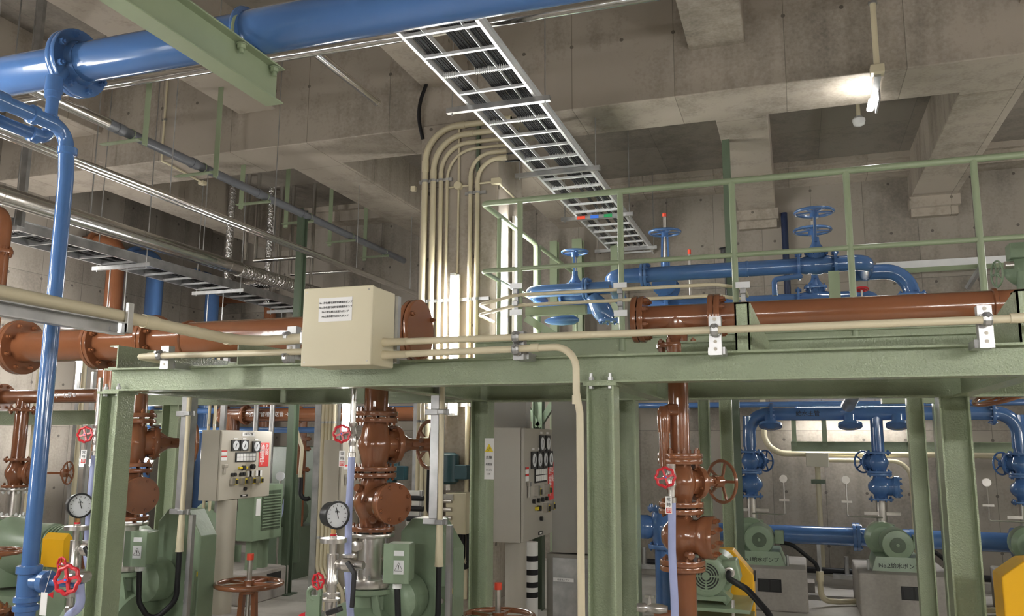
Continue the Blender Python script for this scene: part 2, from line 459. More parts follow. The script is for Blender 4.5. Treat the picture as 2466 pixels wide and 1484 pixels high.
def wheel(par, c, ax, R1, mat, r=None, spokes=5, name='handwheel', hub=.18, wavy=False, cap=None, dish=0):
    """handwheel: rim, spokes, hub"""
    c = V(c); a = V(ax).normalized(); F = frame(a); r = r or R1 * .08; m = MB()
    if wavy:
        pts = []
        for i in range(48):
            w = 2 * PI * i / 48; q = R1 * (1 + .07 * math.cos(8 * w)); pts.append(c + F @ V((q * math.cos(w), q * math.sin(w), 0)))
        m.sweep(pts + [pts[0]], r, 8)
    else: m.tor(c, a, R1, r, 40, 10)
    m.rev(c - a * (r * 1.4 + dish), a, [(0, R1 * hub), (r * 2.8, R1 * hub * .9)], 16)
    for i in range(spokes):
        w = 2 * PI * i / spokes + .3; d = F @ V((math.cos(w), math.sin(w), 0))
        m.bar(c + d * R1 * .1 - a * dish, c + d * R1 * .99, r * 1.5, r * 1.0, a)
    o = obj(name, m, mat, par)
    if cap: obj('hub_nut', MB().rev(c + a * r * 1.2, a, [(0, R1 * .11), (R1 * .1, R1 * .09)], 12), cap, o)
    return o


def valve_body(mb, c, ax, L, rp, rb, side=None, rs=0, Ls_=0):
    """bulging body along ax with pipe radius rp and belly rb"""
    a = V(ax).normalized(); c = V(c)
    k = [(0, rp), (.12, rp * 1.02), (.22, rp * 1.15), (.32, rb * .86), (.42, rb * .98), (.5, rb), (.58, rb * .98), (.68, rb * .86), (.78, rp * 1.15), (.88, rp * 1.02), (1, rp)]
    mb.rev(c - a * L / 2, a, [(h * L, r) for h, r in k], 28)
    if side is not None:
        s = V(side).normalized(); mb.rev(c, s, [(0, rs * 1.05), (Ls_ * .55, rs), (Ls_, rs)], 24)
    return mb


def gate_valve(name, label, c, ax, side, L, rp, rb, rf, mat, group=None, wheelR=.13, stem=.38, wmat=None, cap=REDCAP, oval=1, nb=8, cat='valve', spokes=5, capshow=True):
    """flanged gate valve: flow along ax, bonnet, yoke and handwheel along side"""
    c = V(c); a = V(ax).normalized(); s = V(side).normalized(); t = a.cross(s)
    o = T(name, label, cat, c, group)
    obj('valve_body', valve_body(MB(), c, a, L, rp, rb, s, rb * .82, rb * 1.25), mat, o)
    flange(o, c - a * (L / 2 - .012), a, rf, .022, mat, nb, br=rf * .075)
    flange(o, c + a * (L / 2 - .012), a, rf, .022, mat, nb, br=rf * .075)
    b = rb * 1.25
    flange(o, c + s * b, s, rb * 1.12, .026, mat, nb, br=rf * .07, name='bonnet_flange')
    obj('bonnet', MB().rev(c + s * b, s, [(0, rb * .9), (.03, rb * .75), (.07, rb * .42), (.1, rb * .34), (.125, rb * .34)], 20), mat, o)
    y = MB(); top = b + stem * .8
    for k in (-1, 1):
        y.bar(c + s * (b + .08) + t * k * rb * .42, c + s * top + t * k * rb * .3, rb * .22, rb * .22, a)
    y.cyl(c + s * (top - .012), c + s * (top + .03), rb * .42, n=14)
    obj('yoke', y, mat, o)
    obj('stem', MB().cyl(c + s * (b + .05), c + s * (b + stem), .0115, n=10), STEEL, o)
    wheel(o, c + s * (top + .035), s, wheelR, wmat or mat, wheelR * .085, spokes)
    if capshow:
        obj('stem_cover', MB().cyl(c + s * (b + stem * .9), c + s * (b + stem * 1.2), .014, n=10), STEEL, o)
        obj('stem_cap', MB().cyl(c + s * (b + stem * 1.2 - .002), c + s * (b + stem * 1.2 + .03), .0185, n=12), cap, o)
    return o


def check_valve(name, label, c, ax, side, L, rp, rb, rf, mat, group=None, rc=None, Lc=None, nb=8, text=None):
    """swing check valve: round belly with a bolted round cover on one side"""
    c = V(c); a = V(ax).normalized(); s = V(side).normalized()
    o = T(name, label, 'valve', c, group); rc = rc or rb * .85; Lc = Lc or rb * 1.5
    obj('valve_body', valve_body(MB(), c, a, L, rp, rb, s, rc * .8, Lc - .03), mat, o)
    flange(o, c - a * (L / 2 - .012), a, rf, .022, mat, nb, br=rf * .075)
    flange(o, c + a * (L / 2 - .012), a, rf, .022, mat, nb, br=rf * .075)
    obj('cover_neck', MB().rev(c + s * (Lc - .055), s, [(0, rc * .85), (.02, rc), (.045, rc)], 28), mat, o)
    flange(o, c + s * Lc, s, rc, .026, mat, nb, br=rc * .1, name='cover_plate', both=False)
    return o


def pipe(name, pts, r, mat, label, cat='pipe', bend=0, n=20, group=None, parent=None):
    if parent is not None: return obj(name, MB().tube(pts, r, n, bend), mat, parent)
    return one(name, MB().tube(pts, r, n, bend), mat, label, cat, group)


# ------------------------------------------------------------------ big blue water main overhead
BY = 2.56; bz = P(707, 62, Y=BY).z
t = T('blue_water_main', 'large glossy blue water pipe crossing overhead at upper left', 'pipe', (-1.9, BY, bz))
RB = .0845
fx = P(186, 150, Y=BY).x
obj('pipe_section', MB().cyl((-6.0, BY, bz), (fx, BY, bz), RB, n=40), BLUE, t)
cx = P(601, 60, Y=BY).x
obj('pipe_section', MB().cyl((fx, BY, bz), (cx, BY, bz), RB * .985, n=40), BLUE, t)
obj('pipe_section', MB().cyl((cx, BY, bz), (1.2, BY, bz), RB * 1.04, n=40), BLUE, t)
for dx in (-.0125, .0125):
    flange(t, (fx + dx, BY, bz), (1, 0, 0), .143, .0235, BLUE, 8 if dx > 0 else 0, .118, .015, both=True)
obj('weld_collar', MB().rev((cx - .022, BY, bz), (1, 0, 0), [(0, RB), (.004, .100), (.012, .106), (.022, .106), (.03, .100), (.034, RB)], 40), BLUE, t)
obj('pipe_socket', MB().rev((fx + .02, BY, bz), (1, 0, 0), [(0, .096), (.012, .092), (.035, .0855)], 36), BLUE, t)
# green bracket that carries it
t = T('pipe_bracket_beam', 'sage green steel beam with two bolts under the large blue overhead pipe', 'beam', (-1.93, 2.0, 2.95))
bzt = bz - RB * 1.04 - .002
obj('beam', MB().ext((-1.93, 1.2, bzt - .075), (-1.93, 2.71, bzt - .075), Hs(.15, .08, .006, .007)), GREENS, t, bev=.0015)
obj('hanger_post', MB().ext((-1.93, 1.16, 2.7), (-1.93, 1.16, 5.6), Hs(.1, .1), up=(0, 1, 0)), GREENS, t)
ub = MB(); ub.tube([(-1.955, BY - .105, bzt - .05), (-1.955, BY - .105, bz + .02), (-1.955, BY, bz + .112), (-1.955, BY + .105, bz + .02), (-1.955, BY + .105, bzt - .05)], .006, 8, .09)
obj('u_bolt', ub, GREENS, t)
for k in (-1, 1):
    q = V((-1.955 + .06, BY + k * .105, bzt - .008)); q.x = -1.908
    obj('bolt', MB().rev((q.x, q.y, bzt - .012), (0, 0, -1), [(0, .021), (.004, .021)], 16).hexn((q.x, q.y, bzt - .015), (0, 0, -1), .0165, .016).cyl((q.x, q.y, bzt), (q.x, q.y, bzt - .048), .009, n=10), GREENS, t)
# blue small bore pipes
def sock(mb, p, d, r, L=.03):
    p, d = V(p), V(d).normalized(); return mb.rev(p - d * L / 2, d, [(0, r * 1.1), (.003, r * 1.3), (L - .003, r * 1.3), (L, r * 1.1)], 16)


DP = P(167, 340, Y=2.35); DPb = P(68, 1400, Y=2.35)
t = T('blue_downpipe', 'long upright light blue pipe at left with a red wheel valve near its foot', 'pipe', (DP.x, 2.35, 0))
zt = DP.z + .05; r = .0275
obj('pipe_section', MB().tube([(DP.x - .02, .6, zt), (DP.x - .02, 2.35, zt), (DP.x, 2.35, zt - .2), (DP.x, 2.35, DPb.z + .03)], r, 20, [0, .07, 0, 0]), BLUE, t)
each('pipe_coupling', t, BLUE, [sock(MB(), (DP.x - .02, 2.20, zt), (0, 1, 0), r), sock(MB(), (DP.x - .005, 2.35, zt - .09), (0, 0, 1), r), sock(MB(), (DP.x - .02, 2.06, zt), (0, 1, 0), r, .05)])
zb = DPb.z
m = MB().cyl((DP.x, 2.35, zb + .05), (DP.x, 2.35, zb - .07), .036); sock(m, (DP.x, 2.35, zb + .04), (0, 0, 1), .033); sock(m, (DP.x, 2.35, zb - .06), (0, 0, 1), .033, .022); sock(m, (DP.x, 2.35, zb - .09), (0, 0, 1), .033, .022)
m.tube([(DP.x, 2.35, zb - .05), (DP.x, 2.35, zb - .2), (DP.x - .3, 2.33, zb - .2)], .033, 16, .07).cyl((DP.x, 2.35, zb), (DP.x + .07, 2.36, zb), .03)
sock(m, (DP.x + .07, 2.36, zb), (1, 0, 0), .03); sock(m, (DP.x - .1, 2.35, zb - .2), (1, 0, 0), .036, .04); sock(m, (DP.x - .19, 2.34, zb - .2), (1, 0, 0), .042, .03)
m.cyl((DP.x + .07, 2.36, zb), (DP.x + .2, 2.36, zb), .0135)
obj('tee_fitting', m, BLUE, t)
obj('pipe_section', MB().tube([(DP.x - .29, 2.33, zb - .2), (DP.x - .5, 2.33, zb - .2), (DP.x - .5, 2.33, .02)], .034, 16, .06), BLUE, t)
W0 = P(162, 1397, Y=2.33)
v = T('wheel_valve', 'red eight-lobed handwheel valve at the foot of the light blue downpipe', 'valve', W0)
obj('valve_body', MB().rev(W0 + V((0, .06, 0)), (0, -1, 0), [(-.03, .018), (.0, .02), (.03, .016), (.06, .008)], 14).cyl(W0 + V((-.05, .05, 0)), W0 + V((.03, .05, 0)), .016), STEEL, v)
wheel(v, W0, (.15, -1, .1), .044, RED, .007, 4, wavy=True, hub=.25, cap=BLUECAP)
h = P(160, 1484, Y=2.4)
one('drain_hose', MB().tube([W0 + V((0.005, .05, -.02)), W0 + V((.01, .06, -.1)), (h.x, 2.4, h.z), (h.x, 2.4, .1)], .0155, 12, .05), HOSE, 'clear bluish hose hanging below the red wheel at the foot of the downpipe', 'hose')
A0 = P(130, 205, Y=2.45); A1 = P(112, 345, Y=2.45)
t = T('blue_branch_pipe', 'short blue branch pipe dropping from the big blue main beside its flange', 'pipe', (A0.x, 2.45, A1.z))
obj('pipe_section', MB().tube([(A0.x, 2.5, bz - .05), (A0.x, 2.45, A0.z), (A0.x, 2.45, A1.z + .01), (A0.x - .01, .5, A1.z + .01)], .024, 18, [0, 0, .05, 0]), BLUE, t)
each('pipe_coupling', t, BLUE, [sock(MB(), (A0.x, 2.45, A0.z), (0, 0, 1), .026, .07), sock(MB(), (A0.x, 2.45, A0.z - .045), (0, 0, 1), .024, .03), sock(MB(), (A0.x, 2.45, A1.z + .09), (0, 0, 1), .024, .05), sock(MB(), (A0.x, 2.45, A1.z + .045), (0, 0, 1), .024, .02), sock(MB(), (A0.x, 2.38, A1.z + .01), (0, 1, 0), .024, .04)])
# ------------------------------------------------------------------ silver clad pipes
t = T('silver_pipe', 'long silver clad pipe crossing the ceiling just behind the big blue main', 'pipe', (-2, 5, 4.42))
z5 = [P(650, 150, Y=5).z, P(1300, 25, Y=5).z]; z5 = sum(z5) / 2
obj('pipe_section', MB().cyl((-7.6, 5, z5), (1.6, 5, z5), .036, n=20), FOIL, t)
for x in (-6.2, -4.1, -1.0, 1.2): obj('hanger_rod', MB().cyl((x, 5, z5 + .03), (x, 5, 5.6), .006, n=6), GALV, t)
for x in (-5.2, -3.1, -.2): obj('joint_band', MB().rev((x, 5, z5), (1, 0, 0), [(0, .038), (.02, .038)], 20), FOIL, t)
a, b = P(795, 138, Z=4.5), P(908, 233, Z=4.5)
t = T('silver_pipe', 'short silver pipe stub pointing back from the ceiling pipe left of the cable ladder', 'pipe', b)
obj('pipe_section', MB().cyl((b.x, 5.03, 4.45), (b.x, b.y, 4.45), .034, n=18), FOIL, t)
obj('end_cap', MB().rev((b.x, b.y, 4.45), (0, 1, 0), [(-.02, .036), (.004, .036)], 18), FOIL, t)
t = T('silver_pipe', 'thick silver insulated pipe running back to a crumpled foil end at left', 'pipe', (-5.85, 6, 3.5))
obj('pipe_section', MB().cyl((-5.85, 1.5, 3.5), (-5.85, 7.75, 3.5), .078, n=28), FOIL, t)
pts = [V((-5.85 + random.uniform(-.006, .006), 7.7 + i * .11, 3.5 + random.uniform(-.006, .006))) for i in range(16)]
obj('foil_wrap', MB().sweep(pts, [.083 + random.uniform(-.006, .008) for _ in pts], 24), FOILC, t)
for y in (3.2, 4.7, 6.2, 7.5): obj('joint_band', MB().rev((-5.85, y, 3.5), (0, 1, 0), [(0, .08), (.02, .08)], 24), FOIL, t)
for y in (4.1, 5.6, 7.1): obj('hanger_rod', MB().cyl((-5.85, y, 3.57), (-5.85, y, 5.6 if y < 6.8 else 4.52), .006, n=6), GALV, t)
t = T('silver_pipe', 'thin pair of silver pipes running back towards the column above the cream box', 'pipe', (-4.65, 6, 3.5))
for dx in (-.03, .03): obj('pipe_section', MB().cyl((-4.64 + dx, 1.5, 3.5), (-4.64 + dx, 10.5, 3.5), .023, n=14), FOIL, t)
for y in (3.6, 5.2, 6.6, 8.2, 9.6): obj('hanger_rod', MB().cyl((-4.64, y, 3.51), (-4.64, y, 5.6 if y < 6.8 else 4.52), .005, n=6), GALV, t)
# grey drain pipe on green hangers
GZ = 4.12; GX = P(471, 396, Z=GZ).x
t = T('grey_drain_pipe', 'grey plastic pipe running back on small green hanger arms', 'pipe', (GX, 6, GZ))
gy = [P(px, y, Z=GZ).y for px, y in ((300, 313), (471, 396), (623, 468), (720, 518), (820, 566), (890, 605))]
obj('pipe_section', MB().cyl((GX, 2.2, GZ), (GX, gy[0] - .15, GZ), .046, n=18), FOIL, t)
obj('pipe_section', MB().cyl((GX, gy[0] - .15, GZ), (GX, 10.45, GZ), .042, n=18), GREYP, t)
for y in [gy[0] - .16] + [q - .06 for q in gy[:4]]: obj('pipe_coupling', MB().rev((GX, y, GZ), (0, 1, 0), [(0, .048), (.07, .048)], 18), GREYP, t)
for i, y in enumerate(gy):
    sd = 1 if i < 2 else -1; y += .1
    top = 4.92 if y < 6.78 else (4.51 if y < 7.45 else 5.03)
    h = T('pipe_hanger', 'sage green angle hanger on the grey plastic pipe, ' + ORD[i] + ' from the blue main', 'hanger', (GX, y, GZ - .06), 'green hangers along the grey pipe')
    xp = GX + sd * (.12 if sd > 0 else .33); xo = GX - sd * (.28 if sd > 0 else .07)
    obj('hanger_post', MB().ext((xp, y, GZ - .1), (xp, y, top), Ls(.055, .055, .006, -1, 1), up=(0, 1, 0)), GREENS, h)
    obj('hanger_arm', MB().ext((min(xo, xp), y, GZ - .072), (max(xo, xp), y, GZ - .072), Ls(.055, .03, .006, 1, 1)), GREENS, h)
    obj('pipe_clip', MB().tor((GX, y, GZ), (0, 1, 0), .045, .004, 20, 6), GREENS, h)
# ------------------------------------------------------------------ cable ladders
def ladder(name, label, x0, x1, y0, y1, z, step=.3, rail=.075, rungw=.023, par=None, mat=ALU):
    t = T(name, label, 'cable ladder', ((x0 + x1) / 2, y0, z))
    for x, s in ((x0, 1), (x1, -1)): obj('side_rail', MB().ext((x, y0, z + rail / 2), (x, y1, z + rail / 2), Cs(rail, .022, .003, -s)), mat, t)
    y = y0 + .12
    while y < y1:
        obj('rung', MB().bar((x0, y, z + .012), (x1, y, z + .012), rungw, .02), mat, t); y += step
    return t


LX0, LX1, LZ = -2.175, -1.685, 4.05
lad = ladder('cable_ladder', 'pale metal cable ladder full of black cables slanting across the upper middle', LX0, LX1, 3.62, 10.75, LZ)
for x in (LX0 + .13, LX1 - .1): obj('divider', MB().bar((x, 3.62, LZ + .03), (x, 10.7, LZ + .03), .004, .04), ALU, lad)
G_C = 'black cables lying on the main cable ladder'
cabs = [LX0 + .022 + i * .0145 for i in range(7)] + [LX0 + .245 + i * .0145 for i in range(10)] + [LX1 - .088 + i * .0145 for i in range(5)]
for i, x in enumerate(cabs):
    yy = 10.6 if i % 5 else 7.6 + (i % 4) * .7
    if i in (9, 10, 11, 12): yy = 7.3 + i * .05
    pts = [V((x + random.uniform(-.003, .003), 3.6 + k * (yy - 3.6) / 12, LZ + .032 + random.uniform(0, .006))) for k in range(13)]
    one('black_cable', MB().sweep(pts, .0068, 6), BLACK, ORD[i if i < 7 else (i - 7 if i < 17 else i - 17)] + ' black cable from the left in the ' + ('left' if i < 7 else ('middle' if i < 17 else 'right')) + ' bundle on the main ladder', 'cable', G_C)
y = 3.74; k = 0
while y < 10.7:
    if k % 3 == 1:
        for xa, xb in ((LX0 + .01, LX0 + .125), (LX0 + .235, LX0 + .385), (LX1 - .095, LX1 - .02)):
            m = MB()
            for q in range(int((xb - xa) / .0145)): m.bar((xa + q * .0145, y, LZ - .002), (xa + q * .0145, y, LZ + .045), .004, .034, (0, 1, 0))
            obj('cable_tie', m, WHITE, lad)
    y += .3; k += 1
for i, y in enumerate((5.44, 7.05, 8.66, 10.3)):
    t = T('strut_support', ['first', 'second', 'third', 'fourth'][i] + ' galvanised strut carrying the main cable ladder, counted from the big blue pipe', 'support', (-1.92, y, LZ - .05), 'galvanised struts under the main cable ladder')
    x0, x1 = (-2.36, -1.56)
    obj('strut_channel', MB().ext((x0, y, LZ - .022), (x1, y, LZ - .022), [(-.02, -.02), (.02, -.02), (.02, .02), (.012, .02), (.012, -.014), (-.012, -.014), (-.012, .02), (-.02, .02)]), GALV, t)
    for x in (x0 + .04, x1 - .04): obj('hanger_rod', MB().cyl((x, y, LZ - .06), (x, y, 5.6 if y < 6.8 else (4.52 if y < 7.4 else 5.03)), .005, n=6), GALV, t)
    if i == 2:
        for x, mm in ((-2.13, REDCAP), (-1.98, BLUECAP), (-1.83, GRNCAP)): obj('colour_tag', MB().box((x, y - .024, LZ - .025), (.09, .004, .035)), mm, t)
# left hand ladder
lad2 = ladder('cable_ladder', 'cable ladder with grey side rail running back along the left side of the hall', -6.8, -6.38, 3.0, 10.7, 3.4, rail=.1, mat=GALV)
for x in [-6.77 + i * .0235 for i in range(16)]:
    pts = [V((x + random.uniform(-.02, .02), 3.0 + k * .6, 3.45 + random.uniform(0, .04))) for k in range(13)]
    one('black_cable', MB().sweep(pts, .0125, 5), BLACK, 'one of the black cables loosely laid in the left ladder', 'cable', 'black cables in the left hand cable ladder')
for i, y in enumerate((5.2, 6.75, 8.3, 9.85)):
    t = T('strut_support', 'galvanised strut ' + ['nearest the blue downpipe', 'second back', 'third back', 'farthest back'][i] + ' under the left cable ladder', 'support', (-6.6, y, 3.35), 'struts under the left cable ladder')
    obj('strut_channel', MB().bar((-6.95, y, 3.375), (-6.2, y, 3.375), .04, .04), GALV, t)
    for x in (-6.9, -6.26): obj('hanger_rod', MB().cyl((x, y, 3.34), (x, y, 5.6 if y < 6.8 else 5.03), .006, n=6), GALV, t)
    for x in (-6.72, -6.5): obj('drop_rod', MB().cyl((x, y, 3.36), (x, y, 2.72), .006, n=6), GALV, t)
t = T('channel_bracket', 'upright grey channel hanging beside the left ladder near the brown bend', 'bracket', (-6.33, 5.1, 3.4))
p = P(52, 520, X=-6.3); obj('channel', MB().ext((-6.33, p.y, 3.42), (-6.33, p.y, 5.6), Cs(.07, .035, .004), up=(1, 0, 0)), GALV, t)
# lower, flatter tray just above the brown header
t = T('cable_tray', 'grey steel tray edge hanging below the left ladder behind the cream conduit', 'cable tray', (-6.6, 6, 2.7))
obj('tray_bed', MB().bx((-6.85, 3.4, 2.68), (-6.35, 10.5, 2.74)), GALV, t)
# ------------------------------------------------------------------ column conduits
G = 'cream conduits climbing the concrete column'
CY = 6.71
spec = [(1018, 298.6, 1101, .029, 'thickest outermost cream conduit at the left edge of the column'), (1038, 319, 1117, .027, 'second cream conduit from the left edge of the column'),
        (1056, 341, 1111, .020, 'third cream conduit from the left edge of the column'), (1071, 357, 1105, .0135, 'thin fourth cream conduit from the left edge of the column'),
        (1128, 364, 1172, .019, 'cream conduit just right of the round box on the column'), (1145, 379, 1178, .0205, 'rightmost cream conduit on the column face')]
for i, (px, hy, hx, r, lb) in enumerate(spec):
    X = P(px, 500, Y=CY).x; Zh = P(hx, hy, Y=CY).z; bend = .31 if i < 2 else (.26 if i < 4 else .2)
    t = T('cream_conduit', lb, 'conduit', (X, CY, 0), G)
    yy = CY + (.055 - r * .5)
    xe = -2.30 if i < 4 else -2.34
    zlow = .35 if i < 4 else .3
    obj('pipe_section', MB().tube([(X, yy, zlow), (X, yy, Zh), (xe, yy, Zh)], r, 14, bend, 10), CREAM, t)
    each('pipe_coupling', t, CREAM, [MB().rev((X, yy, Zh - bend - .1), (0, 0, 1), [(0, r * 1.15), (.1, r * 1.15)], 14), MB().rev((X + bend - .01, yy, Zh), (1, 0, 0), [(0, r * 1.15), (.09, r * 1.15)], 14),
                                     MB().rev((xe - .07, yy, Zh), (1, 0, 0), [(0, r * 1.25), (.07, r * 1.25)], 14)])
    for zz in ((3.95 if i < 4 else 3.8), 2.83, 1.9):
        obj('pipe_clip', MB().rev((X, yy, zz), (0, 0, 1), [(0, r * 1.22), (.022, r * 1.22)], 12), GALV, t)
for zz, xa, xb in ((3.96, -3.2, -2.87), (3.81, -2.74, -2.54), (2.84, -3.2, -2.5), (1.91, -3.2, -2.5)):
    one('clamp_rail', MB().bar((xa, 6.765, zz), (xb, 6.765, zz), .03, .028), GALV, 'galvanised clamp rail across the column conduits at height %.0f cm' % (zz * 100) if False else {3.96: 'top clamp rail behind the four left conduits on the column', 3.81: 'short clamp rail behind the two right conduits on the column', 2.84: 'clamp rail across the column level with the top of the lit tube', 1.91: 'lowest clamp rail across the column conduits, near the frame beam'}[zz], 'rail', 'clamp rails on the column')
one('clamp_rail', MB().bar((-2.62, 6.765, 4.47), (-2.62, 6.765, 4.0), .03, .028, (1, 0, 0)), DGREEN, 'dark upright clamp rail across the six conduits where they turn under the ladder', 'rail', 'clamp rails on the column')
# round junction box and thin conduits
t = T('junction_box', 'round cream junction box on the column above the lit tube', 'junction box', (-2.808, 6.76, 3.89))
obj('box_body', MB().rev((-2.808, 6.785, 3.89), (0, -1, 0), [(0, .038), (.05, .038), (.055, .034)], 24), CREAM, t)
m = MB().cyl((-2.808, 6.765, 3.9), (-2.808, 6.765, 4.5), .011, n=10); obj('thin_conduit', m, CREAM, t)
obj('thin_conduit', MB().cyl((-2.808, 6.765, 3.88), (-2.808, 6.765, 3.08), .010, n=10), CREAM, t)
obj('thin_conduit', MB().cyl((-2.93, 6.765, 3.885), (-2.69, 6.765, 3.885), .010, n=10), CREAM, t)
t = T('switch_box', 'small cream box at the right edge of the column with a bent thin conduit', 'junction box', P(1195, 437, Y=6.76))
p = P(1195, 437, Y=6.75)
obj('box_body', MB().box(p, (.085, .05, .055)), CREAM, t, bev=.004)
obj('thin_conduit', MB().cyl(p, p - V((.19, 0, .005)), .009, n=10), CREAM, t)
obj('thin_conduit', MB().tube([p + V((.04, 0, -.01)), V((-2.415, 6.76, p.z - .02)), V((-2.395, 7.1, p.z - .05))], .009, 10), CREAM, t)
t = T('switch_box', 'tiny cream box at the left edge of the column', 'junction box', P(996, 455, Y=6.76))
obj('box_body', MB().box(P(996, 455, Y=6.76), (.045, .04, .045)), CREAM, t, bev=.003)
p0 = P(1023, 200, Y=6.72)
one('black_cable', MB().tube([P(1030, 195, Y=6.74), P(1003, 265, Y=6.72), P(1018, 335, Y=6.77)], .017, 10, .6, 14), BLACK, 'thick black cable curving down beside the top of the column', 'cable')
for i, (xa, za) in enumerate(((-2.32, 4.36), (-2.33, 4.25), (-2.33, 4.13), (-2.34, 4.06))):
    one('black_cable', MB().tube([(xa, 6.72, za), (-2.25, 6.72, za), (-2.12 + i * .02, 6.9, 4.09)], .009, 8, .05), BLACK, 'short black cable looping onto the ladder from the ' + ORD[i] + ' column conduit end counted downwards', 'cable', 'cables looping from the column conduits onto the ladder')
# ------------------------------------------------------------------ pipes at the far left
def wall_bend(name, label, Y, mat, r, ztop, zlow, x=-7.95):
    t = T(name, label, 'pipe', (x, Y, zlow))
    obj('pipe_section', MB().tube([(-8.52, Y, ztop), (x, Y, ztop), (x, Y, zlow)], r, 20, .2, 8), mat, t)
    flange(t, (-8.3, Y, ztop), (1, 0, 0), r * 1.5, .05, mat, 0)
    return t


wall_bend('blue_wall_pipe', 'blue pipe bending down from the left wall, nearer the blue downpipe', 8.75, BLUE, .11, 4.0, .1)
wall_bend('blue_wall_pipe', 'farther blue pipe bending down from the left wall', 9.95, BLUE, .10, 3.95, .1, -7.98)
wall_bend('brown_wall_pipe', 'dark brown pipe bending down from the left wall, left of the blue bends', 8.1, BROWN, .11, 4.06, .1, -7.98)
wall_bend('brown_wall_pipe', 'dark brown pipe behind the crumpled foil end of the insulated pipe', 10.55, BROWN, .09, 3.75, .1, -7.4)
p = P(8, 545, Y=4.6)
t = T('brown_bend_pipe', 'glossy brown pipe bend at the extreme left edge above the cream conduit', 'pipe', (p.x, 4.6, 2.5))
pz = P(20, 500, Y=4.6)
obj('pipe_section', MB().tube([(p.x - 2.2, 4.6, pz.z - .02), (p.x + .0, 4.6, pz.z - .02), (p.x, 4.6, 2.6)], .06, 20, .13), BROWN, t)
q = P(15, 605, Y=4.6); flange(t, (p.x, 4.6, q.z), (0, 0, 1), .085, .03, BROWN, 8)
obj('pipe_section', MB().cyl((p.x, 4.6, 2.75), (p.x, 4.6, 2.2), .05), BROWN, t)
for i, (px, y0, y1, Y, mt, r) in enumerate(((545, 530, 700, 9.0, FOILC, .05), (590, 500, 628, 8.8, FOIL, .026), (614, 505, 628, 8.8, FOIL, .026), (641, 560, 730, 9.4, FOILC, .045), (668, 540, 700, 9.4, FOIL, .03), (698, 560, 660, 9.4, FOIL, .026), (748, 570, 700, 9.4, FOIL, .026))):
    a = P(px, y1, Y=Y)
    one('silver_drop_pipe', MB().cyl((a.x, Y, a.z), (a.x, Y, 5.02), r, n=12), mt, ['crumpled foil drop pipe farthest left of the silver drops', 'slim silver drop pipe, left of a close pair', 'slim silver drop pipe that turns into the level one', 'wide foil wrapped drop pipe in the middle of the silver drops', 'silver drop pipe left of the dark green post', 'slim silver drop just left of the dark green post', 'slim silver drop right of the dark green post'][i], 'pipe', 'silver drop pipes near the back wall at left')
a, b = P(612, 628, Y=8.8), P(745, 615, Y=8.8)
one('silver_level_pipe', MB().cyl(a, (b.x + .2, 8.8, a.z), .028, n=12), FOIL, 'level silver pipe in front of the drops and behind the dark green post', 'pipe')
a, b = P(548, 690, Y=9.0), P(640, 672, Y=9.0)
one('silver_level_pipe', MB().tube([a + V((0, 0, .1)), a, V((b.x + .2, 9.0, a.z))], .05, 12, .05), FOILC, 'crumpled foil elbow leading to a lower level silver pipe', 'pipe')
a, b = P(700, 662, Y=9.4), P(860, 640, Y=9.4)
one('silver_level_pipe', MB().cyl(a, (b.x, 9.4, a.z), .02, n=10), FOIL, 'thin level silver pipe right of the dark green post', 'pipe')
p = P(730, 505, Y=7.9)
t = T('green_post', 'dark green steel post rising behind the cream box to the grey pipe', 'post', (p.x, 7.9, 0))
obj('post', MB().ext((p.x, 7.9, 0), (p.x, 7.9, p.z), Hs(.1, .075), up=(0, 1, 0)), DGREEN, t)
obj('base_plate', MB().box((p.x, 7.9, .006), (.18, .18, .012)), DGREEN, t)
# thin conduit on the main beam at left
a = P(392, 330, Y=6.78); e = P(488, 440, Z=4.485)
t = T('cream_conduit', 'thin cream conduit running down the left part of the main beam and under it', 'conduit', (a.x, 6.78, 4.5))
obj('pipe_section', MB().tube([(a.x, 6.785, 5.59), (a.x, 6.785, 4.49), (a.x + .02, 6.85, 4.485), (e.x, e.y, 4.485)], .011, 10, .03), CREAM, t)
obj('junction_box', MB().box((e.x, e.y, 4.48), (.07, .07, .04)), CREAM, t, bev=.004)
obj('pipe_clip', MB().box((a.x, 6.785, 4.95), (.05, .02, .02)), GALV, t)
# wall items at right
a, b = P(2060, 645, Y=10.6), P(2466, 615, Y=10.6)
t = T('wall_duct', 'pale grey duct running along the back wall at right above the platform', 'duct', (2.2, 10.7, a.z))
obj('duct', MB().bx((1.0, 10.68, a.z - .03), (4.2, 10.8, a.z + .06)), ALU, t)
obj('bracket', MB().bar((1.95, 10.7, a.z - .3), (2.1, 10.5, a.z - .05), .05, .04), GALV, t)
one('green_wall_rail', MB().ext((.9, 10.6, a.z - .1), (4.2, 10.6, a.z - .1), Ls(.06, .06, .006)), GREENS, 'sage green steel rail just below the pale duct on the back wall', 'rail')
one('wall_ledge', MB().bx((.5, 10.7, 2.66), (4.2, 10.8, 2.7)), ALU, 'thin pale ledge low on the back wall above the platform', 'ledge')
p = P(1890, 560, Y=10.7)
one('dark_blue_pipe', MB().cyl((p.x, 10.7, 2.2), (p.x, 10.7, 4.45), .04), NAVY, 'dark blue upright pipe on the back wall left of the twin blue handwheels', 'pipe')
for i, (px, c) in enumerate(((1335, .1), (1392, .13), (1480, .09), (1757, .07))):
    Y = 10.3 if i < 3 else 8.0
    p = P(px, 600, Y=Y); one('green_post', MB().ext((p.x, Y, 0), (p.x, Y, 4.2 if i < 3 else 4.5), Hs(c, c), up=(0, 1, 0)), DGREEN if i == 3 else GREENS, ['slim sage post behind the handrail corner, left of three', 'wide sage post near the back wall under the cable ladder', 'sage post at the far end of the cable ladder', 'dark green post seen just left of a handrail post at right'][i], 'post', 'tall green posts near the back wall')
